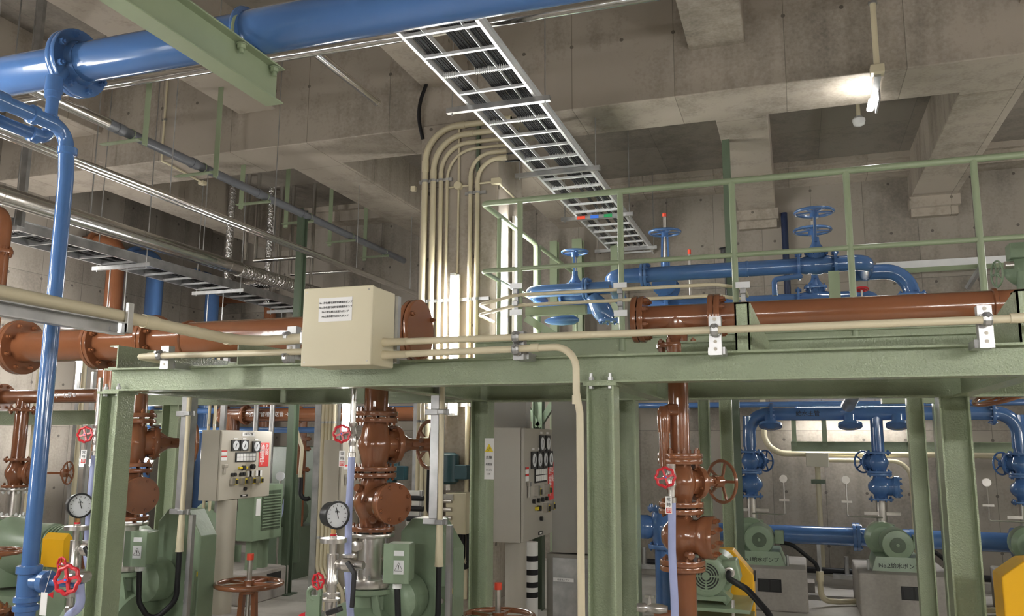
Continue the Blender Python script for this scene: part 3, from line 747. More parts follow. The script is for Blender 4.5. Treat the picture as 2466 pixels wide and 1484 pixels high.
# ------------------------------------------------------------------ green frame in front
FY = 3.0; FZ0, FZ1 = 1.812, 1.914
xl = P(248, 920, Y=2.95).x
t = T('green_pipe_rack', 'sage green steel frame spanning the foreground with H section beam and posts', 'steel frame', (-.66, 3, 0))
obj('front_beam', MB().ext((xl, FY, (FZ0 + FZ1) / 2), (1.6, FY, (FZ0 + FZ1) / 2), Hs(FZ1 - FZ0, .1, .006, .008)), GREEN, t, bev=.0012)
obj('rear_beam', MB().ext((-4.1, 4.3, (FZ0 + FZ1) / 2), (1.9, 4.3, (FZ0 + FZ1) / 2), Hs(FZ1 - FZ0, .1, .006, .008)), GREEN, t)
xs = [P(264, 1200, Y=FY).x, P(1455, 1200, Y=FY).x]
for x in xs + [1.62]:
    obj('post', MB().ext((x, FY, .012), (x, FY, FZ0 - .01), Hs(.1, .1), up=(1, 0, 0)), GREEN, t, bev=.0012)
    pl = obj('cap_plate', MB().bx((x - .06, FY - .06, FZ0 - .012), (x + .06, FY + .06, FZ0)), GREEN, t)
    for dx in (-.035, .035):
        obj('bolt', MB().hexn((x + dx, FY - .035, FZ0 + .008), (0, 0, 1), .011, .012).cyl((x + dx, FY - .035, FZ0 - .02), (x + dx, FY - .035, FZ0 + .034), .006, n=8).hexn((x + dx, FY - .035, FZ0 - .012), (0, 0, -1), .011, .01), GALV, pl)
    obj('base_plate', MB().bx((x - .11, FY - .11, 0), (x + .11, FY + .11, .014)), GREEN, t)
for x in (P(385, 1200, Y=4.2).x, P(1160, 1200, Y=4.3).x, P(1514, 1200, Y=4.3).x, P(2341, 1200, Y=4.0).x):
    yy = 4.3
    obj('post', MB().ext((x, yy, 0), (x, yy, FZ0), Hs(.125, .125) if x > .3 or x < -3 else Hs(.1, .1), up=(1, 0, 0)), GREEN, t)
for x in (xs[0], -1.62, xs[1], .72): obj('cross_beam', MB().ext((x, 3.05, (FZ0 + FZ1) / 2), (x, 4.25, (FZ0 + FZ1) / 2), Hs(FZ1 - FZ0, .075, .006, .007)), GREEN, t)
# channels lying on the frame under the header
for i, (px, h) in enumerate(((283, .103), (573, .1))):
    x = P(px, 870, Y=2.96).x
    obj('saddle_channel', MB().ext((x, 2.96, FZ1 + h / 2), (x, 4.35, FZ1 + h / 2), Cs(h, .05, .006, -1)), GREEN, t)
a, b = P(1768, 730, Y=2.98), P(1803, 730, Y=2.98)
for x0, x1, sg in ((a.x, b.x, 1), (P(2444, 700, Y=2.98).x, P(2444, 700, Y=2.98).x + .055, -1)):
    u = obj('upstand', MB().bx((x0, 2.97, FZ1), (x1, 2.976, a.z)).bx((x0, 2.97, FZ1), (x0 + .006, 3.04, a.z)).bx((x1 - .006, 2.97, FZ1), (x1, 3.04, a.z)).bx((x0, 2.97, a.z - .006), (x1, 3.04, a.z)), GREEN, t)
    g = MB(); xx = x1 if sg > 0 else x0
    g.prism([(0, 0), (.0, .16), (.06, .04), (.06, 0)], .006, Matrix(((sg * .55, 0, .83), (.83, 0, -.55 * sg), (0, 1, 0))), (xx, 3.0, FZ1)) if False else g.add([(xx, 3.0, FZ1), (xx, 3.0, a.z), (xx + sg * .05, 3.25, FZ1 + .06), (xx + sg * .05, 3.25, FZ1), (xx + .005, 3.0, FZ1), (xx + .005, 3.0, a.z), (xx + sg * .05 + .005, 3.25, FZ1 + .06), (xx + sg * .05 + .005, 3.25, FZ1)], [(0, 1, 2, 3), (7, 6, 5, 4), (0, 4, 5, 1), (1, 5, 6, 2), (2, 6, 7, 3), (3, 7, 4, 0)])
    obj('gusset', g, GREEN, t)
m = MB().ext((-.42, 3.35, FZ1 + .04), (1.7, 3.35, FZ1 + .04), Cs(.08, .04, .006)); obj('rear_channel', m, GREEN, t)

# ------------------------------------------------------------------ cream pull box and conduits in front
BXY = 2.70
b0, b1 = P(724, 882, Y=BXY), P(897, 689, Y=BXY)
t = T('pull_box', 'cream square plastic box with a white four-line label on the green beam', 'box', (b0.x, BXY, b0.z))
zb0, zb1 = b0.z, P(728, 697, Y=BXY).z
obj('box_body', MB().bx((b0.x, BXY + .016, zb0), (b1.x, BXY + .19, zb1)), CREAMB, t, bev=.006)
ld = obj('lid', MB().bx((b0.x - .002, BXY, zb0 - .002), (b1.x + .002, BXY + .018, zb1 + .002)), CREAMB, t, bev=.005)
for x in (b0.x + .014, b1.x - .014):
    for z in (zb0 + .014, zb1 - .014): obj('screw', MB().rev((x, BXY + .001, z), (0, -1, 0), [(0, .0042), (.0015, .0035)], 10), STEEL, ld)
obj('back_plate', MB().bx((b0.x + .03, BXY + .19, zb0 + .02), (b1.x + .012, BXY + .215, zb1 - .01)), GALV, t)
l0, l1 = P(767, 775, Y=BXY), P(849, 717, Y=BXY)
lb = obj('white_label', MB().bx((l0.x, BXY - .0012, P(767, 776, Y=BXY).z), (l1.x, BXY + .001, P(767, 719, Y=BXY).z)), LABEL, t)
lz0, lz1 = P(767, 776, Y=BXY).z, P(767, 719, Y=BXY).z
for i, s in enumerate(('No.1浄化槽汚泥貯留槽攪拌ポンプ', 'No.2浄化槽汚泥貯留槽攪拌ポンプ', 'No.1浄化槽汚泥投入ポンプ', 'No.2浄化槽汚泥投入ポンプ')):
    txt(s, .0094, ((l0.x + l1.x) / 2, BXY - .0018, lz1 - (lz1 - lz0) * (.22 + .19 * i)), FRONT, INK, lb)
CYF = 2.80
zu = P(1000, 822, Y=CYF).z; zl = P(1000, 853, Y=CYF).z
t = T('cream_conduit', 'upper long cream conduit running right from the pull box across the green frame', 'conduit', (0, CYF, zu))
zr = P(2400, 768, Y=CYF).z
obj('pipe_section', MB().tube([(b1.x - .01, CYF, zu), (.3, CYF, (zu + zr) / 2), (1.3, CYF, zr)], .0125, 16), CREAM, t)
f = MB().rev((b1.x - .002, CYF, zu), (1, 0, 0), [(0, .018), (.03, .015), (.06, .0142), (.1, .0142)], 16); obj('pipe_socket', f, CREAM, t)
xx = P(2432, 764, Y=CYF).x; obj('pipe_coupling', MB().rev((xx, CYF, zr), (1, 0, 0), [(0, .0155), (.12, .0155)], 16), CREAM, t)
xd = P(1388, 960, Y=CYF).x
t = T('cream_conduit', 'lower cream conduit from the pull box that turns down beside the middle green post', 'conduit', (xd, CYF, 0))
obj('pipe_section', MB().tube([(b1.x - .01, CYF, zl), (xd, CYF, zl + .01), (xd, CYF, zl - .15), (xd + .012, CYF, zl - .22), (xd + .012, CYF, .1)], .0127, 16, [0, .13, .05, .05, 0], 10), CREAM, t)
obj('pipe_socket', MB().rev((b1.x - .002, CYF, zl), (1, 0, 0), [(0, .018), (.03, .015), (.06, .0142), (.1, .0142)], 16), CREAM, t)
obj('pipe_coupling', MB().rev((xd - .165, CYF, zl + .009), (1, 0, 0), [(0, .0148), (.03, .0148)], 16), CREAM, t)
obj('pipe_coupling', MB().rev((xd, CYF, zl - .16), (0, 0, -1), [(0, .0148), (.03, .0148)], 16), CREAM, t)


def strut_bracket(px, ytop, ybot, label, zs, cyl_r=.0125):
    a, b = P(px, ytop, Y=CYF + .05), P(px, ybot, Y=CYF + .05)
    t = T('strut_bracket', label, 'bracket', (a.x, CYF + .05, b.z), 'galvanised strut brackets on the front beam')
    x = a.x; y = CYF + .042
    obj('strut_channel', MB().ext((x, y, b.z), (x, y, a.z), [(-.02, -.015), (.02, -.015), (.02, .022), (.013, .022), (.013, -.009), (-.013, -.009), (-.013, .022), (-.02, .022)], up=(0, 1, 0)), GALV, t)
    z = b.z + .02
    while z < a.z - .01: obj('slot', MB().cyl((x, y - .0151, z), (x, y - .0165, z), .006, n=12), PANEL, t); z += .025
    obj('rear_clip', MB().bx((x - .028, y + .02, b.z + .005), (x + .028, y + .115, b.z + .03)), GALV, t)
    for z in zs:
        obj('conduit_clamp', MB().rev((x - .013, CYF, z), (1, 0, 0), [(0, cyl_r * 1.25), (.006, cyl_r * 1.75), (.02, cyl_r * 1.75), (.026, cyl_r * 1.25)], 10).box((x, CYF + .02, z), (.034, .03, .03)), GALV, t, sharp=20)
        obj('clamp_bolt', MB().hexn((x, CYF - .02, z + .008), (0, -1, .3), .006, .01), GALV, t)


strut_bracket(1253, 800, 868, 'galvanised strut bracket holding both cream conduits right of the pull box', (zu + .002, zl + .006))
strut_bracket(1722, 764, 857, 'galvanised strut bracket on the front beam under the brown flange pair', ((zu + zr) / 2 - .001,))
strut_bracket(2366, 738, 840, 'galvanised strut bracket nearest the right edge of the picture', (zr,))
# conduit to the left of the box
t = T('cream_conduit', 'thin cream conduit on the left end of the green beam ending in a backward bend', 'conduit', (-2.5, CYF, zl))
a = P(352, 858, Y=CYF); b = P(716, 848, Y=CYF)
obj('pipe_section', MB().tube([(a.x - .08, 3.0, a.z - .004), (a.x - .05, CYF, a.z), (b0.x + .02, CYF, b.z)], .0125, 14, [0, .05, 0]), CREAM, t)
obj('pipe_coupling', MB().rev((a.x + .01, CYF, a.z), (1, 0, 0), [(0, .0145), (.06, .0145)], 14), CREAM, t)
strut_bracket(407, 835, 890, 'galvanised strut bracket near the left end of the green beam', (P(407, 855, Y=CYF).z,))
strut_bracket(711, 788, 866, 'galvanised strut bracket tucked against the left side of the pull box', (zl, P(690, 812, Y=CYF).z))
c = P(640, 822, Y=CYF); xq = P(612, 815, Y=CYF).x; xy = xq - .05
t = T('cream_conduit', 'thick cream conduit sweeping from the left edge down to the pull box', 'conduit', (xq, 2, c.z))
obj('pipe_section', MB().tube([(xy, .5, c.z + .03), (xy, 2.1, c.z + .012), (xy, 2.80, c.z - .0), (b0.x - .04, CYF, c.z + .005)], .0205, 22, [0, .3, .14, 0], 12), CREAM, t)
obj('pipe_socket', MB().rev((b0.x + .0, CYF, c.z + .005), (-1, 0, 0), [(0, .027), (.03, .027), (.045, .023)], 18), CREAM, t)
obj('conduit_clamp', MB().box((b0.x - .05, CYF, c.z + .005), (.022, .05, .05)), GALV, t, bev=.006)
for yv, L in ((P(345, 762, X=xy).y, .06), (P(545, 800, X=xy).y, .03)):
    obj('pipe_coupling', MB().rev((xy, yv, c.z + .012 - (yv - 2.1) * .012 / .7), (0, 1, 0), [(0, .0235), (L, .0235)], 22), CREAM, t)
yc = P(296, 752, X=xy).y
obj('strut_clamp', MB().bx((xy - .035, yc - .012, c.z - .045), (xy + .035, yc + .012, c.z - .012)).bx((xy + .022, yc - .012, c.z - .045), (xy + .034, yc + .012, c.z + .055)), GALV, t, bev=.002)
t = T('steel_strut', 'long grey steel channel below the thick cream conduit at far left', 'strut', (xy, 1.5, c.z - .09))
e = P(280, 800, X=xy)
obj('strut_channel', MB().ext((xy, .4, e.z + .01), (xy, e.y, e.z + .01), Cs(.042, .035, .004)), GALV, t)
obj('strut_hanger', MB().bar((xy, e.y - .02, e.z), (xy, e.y - .02, c.z - .03), .03, .02, (1, 0, 0)), GALV, t)

# ------------------------------------------------------------------ brown header above the pumps, left
HY = 3.65; HZ = P(140, 833, Y=HY).z
t = T('brown_header_pipe', 'large brown flanged header pipe behind the left part of the green frame', 'pipe', (-3, HY, HZ))
X = lambda px, y=832: P(px, y, Y=HY).x
obj('pipe_section', MB().cyl((-5.6, HY, HZ), (X(225), HY, HZ), .092, n=36), BROWN, t)
obj('pipe_section', MB().cyl((X(225), HY, HZ), (X(1000, 798) - .03, HY, HZ), .098, n=36), BROWN, t)
for px, r, nb in ((52, .158, 8), (245, .145, 8), (372, .145, 8)):
    x = X(px)
    for dx in (-.013, .013): flange(t, (x + dx, HY, HZ), (1, 0, 0), r, .023, BROWN, nb if dx > 0 else 0, r * .8, .014)
obj('weld_band', MB().rev((X(452), HY, HZ), (1, 0, 0), [(0, .1), (.006, .107), (.02, .107), (.026, .1)], 36), BROWN, t)
xe = X(1008, 798) + .046
for dx in (-.017, .011): flange(t, (xe + dx - .04, HY, HZ + .005), (1, 0, 0), .148, .024, BROWN, 8 if dx > 0 else 0, .125, .0, .0) if False else None
f1 = flange(t, (xe - .075, HY, HZ + .004), (1, 0, 0), .15, .024, BROWN)
f2 = flange(t, (xe - .046, HY, HZ + .004), (1, 0, 0), .15, .026, BROWN, 3, .13, .012, name='blank_flange', both=False)
# ------------------------------------------------------------------ brown header right
HZR = P(1722, 762, Y=HY).z
t = T('brown_header_pipe', 'brown header pipe running right with a blank flange at its left end above the beam', 'pipe', (.2, HY, HZR))
xa = P(1540, 780, Y=HY).x
obj('pipe_section', MB().cyl((xa, HY, HZR), (1.7, HY, HZR), .057, n=32), BROWN, t)
for dx in (-.013, .016): flange(t, (xa + dx, HY, HZR), (1, 0, 0), .104, .024, BROWN, 8 if dx > 0 else 0, .085, .012)
xb = P(1722, 762, Y=HY).x
for dx in (-.013, .013): flange(t, (xb + dx, HY, HZR), (1, 0, 0), .097, .024, BROWN, 8 if dx > 0 else 0, .08, .011)
xr = P(1632, 830, Y=HY).x
obj('tee_branch', MB().rev((xr, HY, HZR), (0, 0, -1), [(0, .057), (.05, .06), (.075, .045), (.12, .041)], 28), BROWN, t)
flange(t, (xr, HY, HZR - .125), (0, 0, 1), .092, .02, BROWN, 8, .075, .011)
obj('weld_band', MB().rev((P(2388, 745, Y=HY).x, HY, HZR), (1, 0, 0), [(0, .057), (.004, .066), (.016, .066), (.02, .057)], 30), BROWN, t)
# ------------------------------------------------------------------ platform behind
PY = 6.15; PX0 = P(1163, 500, Y=PY).x
ZT = (P(1640, 453, Y=PY).z + P(2466, 366, Y=PY).z) / 2; ZM = (P(1640, 623, Y=PY).z + P(2400, 574, Y=PY).z) / 2; ZD = P(1832, 802, Y=PY).z
t = T('handrail', 'sage green tubular handrail along the platform at upper right', 'handrail', (0, PY, ZD))
obj('top_rail', MB().tube([(3.6, PY, ZT), (PX0, PY, ZT), (PX0, 7.62, ZT), (PX0, 7.62, ZD)], .024, 16, .05), GREENS, t)
obj('mid_rail', MB().tube([(3.6, PY, ZM), (PX0, PY, ZM), (PX0, 7.62, ZM)], .019, 14, .05), GREENS, t)
for px in (1252, 1495, 1768, 2048, 2362): obj('post', MB().cyl((P(px, 600, Y=PY).x, PY, ZD - .1), (P(px, 600, Y=PY).x, PY, ZT), .023, n=16), GREENS, t)
for x in (2.1, 3.0): obj('post', MB().cyl((x, PY, ZD - .1), (x, PY, ZT), .021, n=16), GREENS, t)
obj('post', MB().cyl((PX0, 6.55, ZD - .1), (PX0, 6.55, ZT), .019, n=14), GREENS, t)
t2 = T('handrail', 'short farther handrail section behind the column side lamp', 'handrail', (PX0, 8, ZD))
obj('top_rail', MB().tube([(PX0, 7.72, ZD), (PX0, 7.72, ZT), (PX0, 9.2, ZT), (PX0, 9.2, ZD)], .021, 14, .05), GREENS, t2)
obj('mid_rail', MB().cyl((PX0, 7.72, ZM), (PX0, 9.2, ZM), .017), GREENS, t2)
t = T('work_platform', 'sage green steel work platform deck and legs behind the front frame', 'platform', (0, 7, 0))
obj('edge_beam', MB().ext((PX0 - .05, PY, ZD - .09), (3.7, PY, ZD - .09), Hs(.18, .1)), GREEN, t)
obj('edge_beam', MB().ext((PX0 - .05, 8.05, ZD - .09), (3.7, 8.05, ZD - .09), Hs(.18, .1)), GREEN, t)
for x in (PX0, -.9, .75, 2.2): obj('joist', MB().ext((x, PY + .05, ZD - .07), (x, 8.0, ZD - .07), Cs(.13, .06)), GREEN, t)
obj('deck_plate', MB().bx((PX0, PY, ZD - .004), (3.7, 9.0, ZD + .004)), GREENS, t)
for px, y, s in ((2218, PY, .1), (1755, PY, .085), (1702, 8.05, .1), (2278, 8.05, .1), (1297, 8.05, .1)):
    x = P(px, 1200, Y=y).x
    obj('leg', MB().ext((x, y, 0), (x, y, ZD - .17), Hs(s, s), up=(1, 0, 0)), DGREEN if px == 1297 else GREEN, t)
    if px == 1297:
        for k in (-1, 1): obj('brace', MB().bar((x, y, 1.75), (x + k * .28, y, ZD - .2), .06, .06), DGREEN, t)
# cream conduit pair along the handrail
for i, (ya, yb) in enumerate(((707, 690), (734, 715))):
    a = P(1243, ya, Y=PY - .06); b = P(1700, yb, Y=PY - .06); z = (a.z + b.z) / 2
    lx = P(1140, 740, Y=PY).x
    one('cream_conduit', MB().tube([(PX0 - .12, PY + .6, z - .02), (lx - .03, PY + .2, z - .02), (a.x + .0, PY - .06, z), (b.x + .06, PY - .06, z), (b.x + .25, PY + .15, z), (b.x + .26, PY + .5, z)], .0135, 12, [0, .12, .3, .12, .1, 0], 8), CREAM, ['upper', 'lower'][i] + ' of the two thin cream conduits clipped along the platform handrail', 'conduit', 'thin conduits along the handrail')
for px in (1243, 1494, 1790):
    x = P(px, 720, Y=PY - .05).x
    t = T('strut_bracket', {1243: 'small strut bracket with white end plates at the handrail post over the triangular support', 1494: 'small strut bracket with white end plates above the brown blank flange', 1790: 'small strut bracket right of the handrail post by the green upstand'}[px], 'bracket', (x, PY - .03, 2.6), 'strut brackets on the handrail')
    zc = P(px, 718, Y=PY - .05).z
    obj('strut_channel', MB().bar((x, PY - .035, zc - .12), (x, PY - .035, zc + .11), .03, .03, (0, 1, 0)), GALV, t)
    for dz in (-.115, .095): obj('end_plate', MB().box((x, PY - .055, zc + dz), (.1, .006, .045)), ALU, t)
    for dz in (-.045, .05): obj('conduit_clamp', MB().box((x, PY - .06, zc + dz), (.04, .04, .042)), GALV, t, bev=.006)
# blue pipework on the platform
VY = 7.0
za = P(1800, 648, Y=VY).z
t = T('blue_platform_pipe', 'blue pipe run with elbows lying above the platform behind the handrail', 'pipe', (0, VY, za))
xR = P(2085, 640, Y=VY).x; xL = P(1470, 665, Y=VY).x
obj('pipe_section', MB().tube([(xL - .02, VY + .5, za - .1), (xL, VY, za), (xR - .2, VY, za), (xR, VY, za), (xR + .03, VY + .5, za)], .064, 24, [0, .1, 0, .12, 0], 8), BLUE, t)
xv = P(2195, 700, Y=VY + .45).x; zf = P(2190, 712, Y=VY + .45).z
obj('pipe_section', MB().tube([(xR - .08, VY + .45, za), (xv, VY + .45, za), (xv, VY + .45, zf - .25)], .064, 24, .2, 10), BLUE, t)
flange(t, (xv, VY + .45, zf), (0, 0, 1), .115, .025, BLUE, 8)
x = P(1552, 660, Y=VY).x
for dx in (-.014, .014): flange(t, (x + dx, VY, za), (1, 0, 0), .112, .024, BLUE, 8 if dx > 0 else 0)
obj('weld_band', MB().rev((P(1795, 640, Y=VY).x, VY, za), (1, 0, 0), [(0, .064), (.005, .067), (.02, .067), (.025, .064)], 24), BLUE, t)
xq = P(1967, 635, Y=VY).x
obj('drip_pipe', MB().tube([(xq - .12, VY - .1, za - .1), (xq - .33, VY - .1, za - .12), (xq - .33, VY - .1, za - .25)], .022, 12, .03), BLUE, t)
gate_valve('gate_valve', 'blue gate valve with the nearest and highest of the twin handwheels on the platform', (xq, VY, za), (1, 0, 0), (0, 0, 1), .30, .064, .082, .115, BLUE, 'blue gate valves on the platform', wheelR=.148, stem=.375, capshow=False)
t = T('blue_platform_pipe', 'second blue pipe run farther back and lower on the platform', 'pipe', (0, 7.9, 2.7))
zb2 = P(1850, 728, Y=7.9).z
obj('pipe_section', MB().tube([(P(1560, 735, Y=7.9).x, 7.9, zb2), (P(2100, 712, Y=7.9).x, 7.9, zb2), (P(2100, 712, Y=7.9).x, 8.3, zb2)], .068, 20, .12), BLUE, t)
obj('pipe_section', MB().tube([(P(2100, 712, Y=8.3).x - .1, 8.3, zb2), (P(2170, 725, Y=8.3).x, 8.3, zb2), (P(2170, 725, Y=8.3).x, 8.3, zb2 - .3)], .06, 20, .12), BLUE, t)
gate_valve('gate_valve', 'rear blue gate valve whose handwheel shows just below the nearest one', (P(1965, 720, Y=7.9).x, 7.9, zb2), (1, 0, 0), (0, 0, 1), .32, .068, .09, .125, BLUE, 'blue gate valves on the platform', wheelR=.16, stem=.62, capshow=False)
for dx in (-.2,): flange(t, (P(1660, 735, Y=7.9).x + dx, 7.9, zb2), (1, 0, 0), .12, .04, BLUE, 8)
LYy = 6.9
zl2 = P(1330, 700, Y=LYy).z
t = T('blue_platform_pipe', 'short blue pipe at the left end of the platform with a rounded end', 'pipe', (-1.5, LYy, zl2))
obj('pipe_section', MB().tube([(P(1275, 705, Y=LYy).x, LYy + .4, zl2 - .02), (P(1275, 705, Y=LYy).x, LYy, zl2), (P(1470, 685, Y=LYy).x, LYy, zl2)], .055, 22, .09), BLUE, t)
obj('pipe_section', MB().cyl((P(1275, 705, Y=LYy).x, LYy + .3, zl2 - .12), (P(1430, 735, Y=LYy).x, LYy + .3, zl2 - .12), .055), BLUE, t)
for dx in (-.013, .013): flange(t, (P(1412, 690, Y=LYy).x + dx, LYy, zl2), (1, 0, 0), .095, .022, BLUE, 8 if dx > 0 else 0)
m = MB().rev((P(1450, 765, Y=LYy).x, LYy, zl2 - .2), (.5, 0, -.8), [(-.16, .05), (-.1, .07), (0, .09), (.07, .075), (.1, .06)], 22); fl(m, (P(1468, 780, Y=LYy).x, LYy, zl2 - .29), (0, 0, 1), .1, .02)
obj('strainer_body', m, BLUE, t)
obj('strainer_body', MB().rev((P(1355, 770, Y=LYy).x, LYy, P(1355, 772, Y=LYy).z), (1, 0, 0), [(-.16, .012), (-.1, .035), (0, .045), (.1, .04), (.14, .015)], 16), BLUE, t)
gv = gate_valve('gate_valve', 'blue gate valve with handwheel at the left end of the platform, lowest of the wheels', (P(1385, 700, Y=LYy + .3).x, LYy + .3, zl2), (1, 0, 0), (0, 0, 1), .26, .055, .075, .1, BLUE, 'blue gate valves on the platform', wheelR=.118, stem=.34, capshow=False)
gate_valve('gate_valve', 'blue gate valve with a red-capped stem standing between the ladder end and twin wheels', (P(1604, 690, Y=7.6).x, 7.6, P(1604, 690, Y=7.6).z), (0, 1, 0), (0, 0, 1), .28, .06, .08, .11, BLUE, 'blue gate valves on the platform', wheelR=.142, stem=.47, capshow=True)
t = T('stem_gauge', 'thin dark rod with a red tip behind the blue platform pipe', 'gauge rod', P(1660, 655, Y=8.6))
p0, p1 = P(1660, 700, Y=8.6), P(1660, 612, Y=8.6)
obj('rod', MB().cyl(V((p0.x, p0.y, 2.3)), p1, .012), STEEL, t); obj('red_cap', MB().cyl(p1, p1 + V((0, 0, .045)), .018), REDCAP, t)
p = P(1748, 612, Y=8.2)
t = T('black_motor', 'small black fitting on top of the blue platform pipe left of a handrail post', 'fitting', p)
obj('fitting_body', MB().box(p - V((0, 0, .02)), (.18, .1, .03)).cyl(V((p.x, p.y, ZD)), p - V((0, 0, .02)), .02).cyl(p, p + V((0, 0, .05)), .05).cyl(p + V((0, 0, .05)), p + V((0, 0, .06)), .065), BLACKP, t, bev=.003)
# green triangular support at the left of the platform
t = T('triangular_support', 'sage green triangular steel support under the left blue platform pipe', 'support', (-1.6, 6.5, ZD))
a, b = P(1268, 752, Y=6.4), P(1412, 744, Y=6.4)
obj('top_bar', MB().bar(a, V((b.x, b.y, a.z)), .07, .07), GREENS, t)
obj('upright', MB().bar(V((b.x - .03, 6.4, a.z - .03)), V((b.x - .03, 6.4, ZD)), .07, .07), GREENS, t)
obj('diagonal', MB().bar(V((a.x, 6.4, a.z - .05)), V((a.x + .33, 6.4, ZD + .01)), .06, .06), GREENS, t)
a = P(2010, 700, Y=6.5)
t = T('pipe_stand', 'short green square post under the blue pipe right of the gate valve', 'pipe stand', (a.x, 6.5, ZD))
obj('stand_post', MB().bx((a.x - .038, 6.46, ZD), (a.x + .038, 6.54, P(2010, 655, Y=6.5).z)), GREENS, t)
p = P(2075, 697, Y=7.3); v = T('wheel_valve', 'small dark red handwheel seen edge-on under the blue elbow on the platform', 'valve', p)
wheel(v, p, (0, .2, 1), .05, RED, .008, 5); obj('stem', MB().cyl(p - V((0, 0, .2)), p, .008), STEEL, v)
# green motor at right edge on platform
p = P(2458, 640, Y=7.2)
t = T('green_actuator', 'sage green motor unit with silver fittings cut off by the right edge of the picture', 'motor', p)
obj('motor_body', MB().rev(p + V((.0, .0, -.03)), (-.4, -1, 0), [(-.2, .12), (0, .12), (.02, .1), (.03, .04)], 24), GREEND, t)
obj('terminal_box', MB().box(p + V((.02, 0, .11)), (.2, .16, .12)), GREEND, t, bev=.01)
obj('gland', MB().cyl(p + V((-.12, -.05, 0)), p + V((-.06, -.05, .0)), .03), STEEL, t)
wheel(t, p + V((-.17, -.02, -.06)), (-1, -.2, 0), .1, GREEND, .008, 5)
obj('support_pipe', MB().cyl(p + V((0, 0, -.05)), V((p.x, p.y, ZD)), .04), GREEND, t)
# ------------------------------------------------------------------ risers, pumps and their fittings below the frame
RX, RY = -1.903, 3.6
ra = math.radians(55)
G_R = 'brown pump risers'


def text_arc(s, size, loc, n, mat, par):   # raised casting letters on a side that faces n
    n = V(n).normalized(); return txt(s, size, loc, RF(V((0, 0, 1)).cross(n), (0, 0, 1)), mat, par, 'cast_letters', depth=.002)


def riser(x, where, big=True):
    t = T('brown_riser_pipe', 'brown upright riser pipe between header and gate valve, ' + where, 'pipe', (x, RY, 1.72), G_R)
    obj('pipe_section', MB().cyl((x, RY, 1.715), (x, RY, HZ - .05), .057, n=28), BROWN, t)
    flange(t, (x, RY, 1.727), (0, 0, 1), .106, .022, BROWN, 8, .086, .011)
    g = gate_valve('gate_valve', 'brown gate valve with spoked handwheel turned to the back, ' + where, (x, RY, 1.583), (0, 0, 1), (math.cos(ra), math.sin(ra), 0), .25, .057, .082, .106, BROWN, 'brown gate valves on the risers', wheelR=.115, stem=.2, capshow=False)
    c = check_valve('check_valve', 'brown check valve with a round bolted side cover, ' + where, (x, RY, 1.318), (0, 0, 1), (.86, -.5, 0), .268, .057, .094, .106, BROWN, 'brown check valves on the risers', rc=.094, Lc=.17)
    text_arc('100', .045, (x + .012, RY - .0985, 1.33), (.12, -1, 0), BROWN, c)
    obj('boss', MB().rev((x + .03, RY - .06, 1.245), (.5, -.85, 0), [(0, .02), (.035, .02), (.037, .013), (.045, .012)], 14), BROWN, c)
    obj('boss', MB().rev((x - .035, RY - .07, 1.38), (-.3, -1, .3), [(0, .02), (.022, .018)], 14), BROWN, c)
    return t, g, c


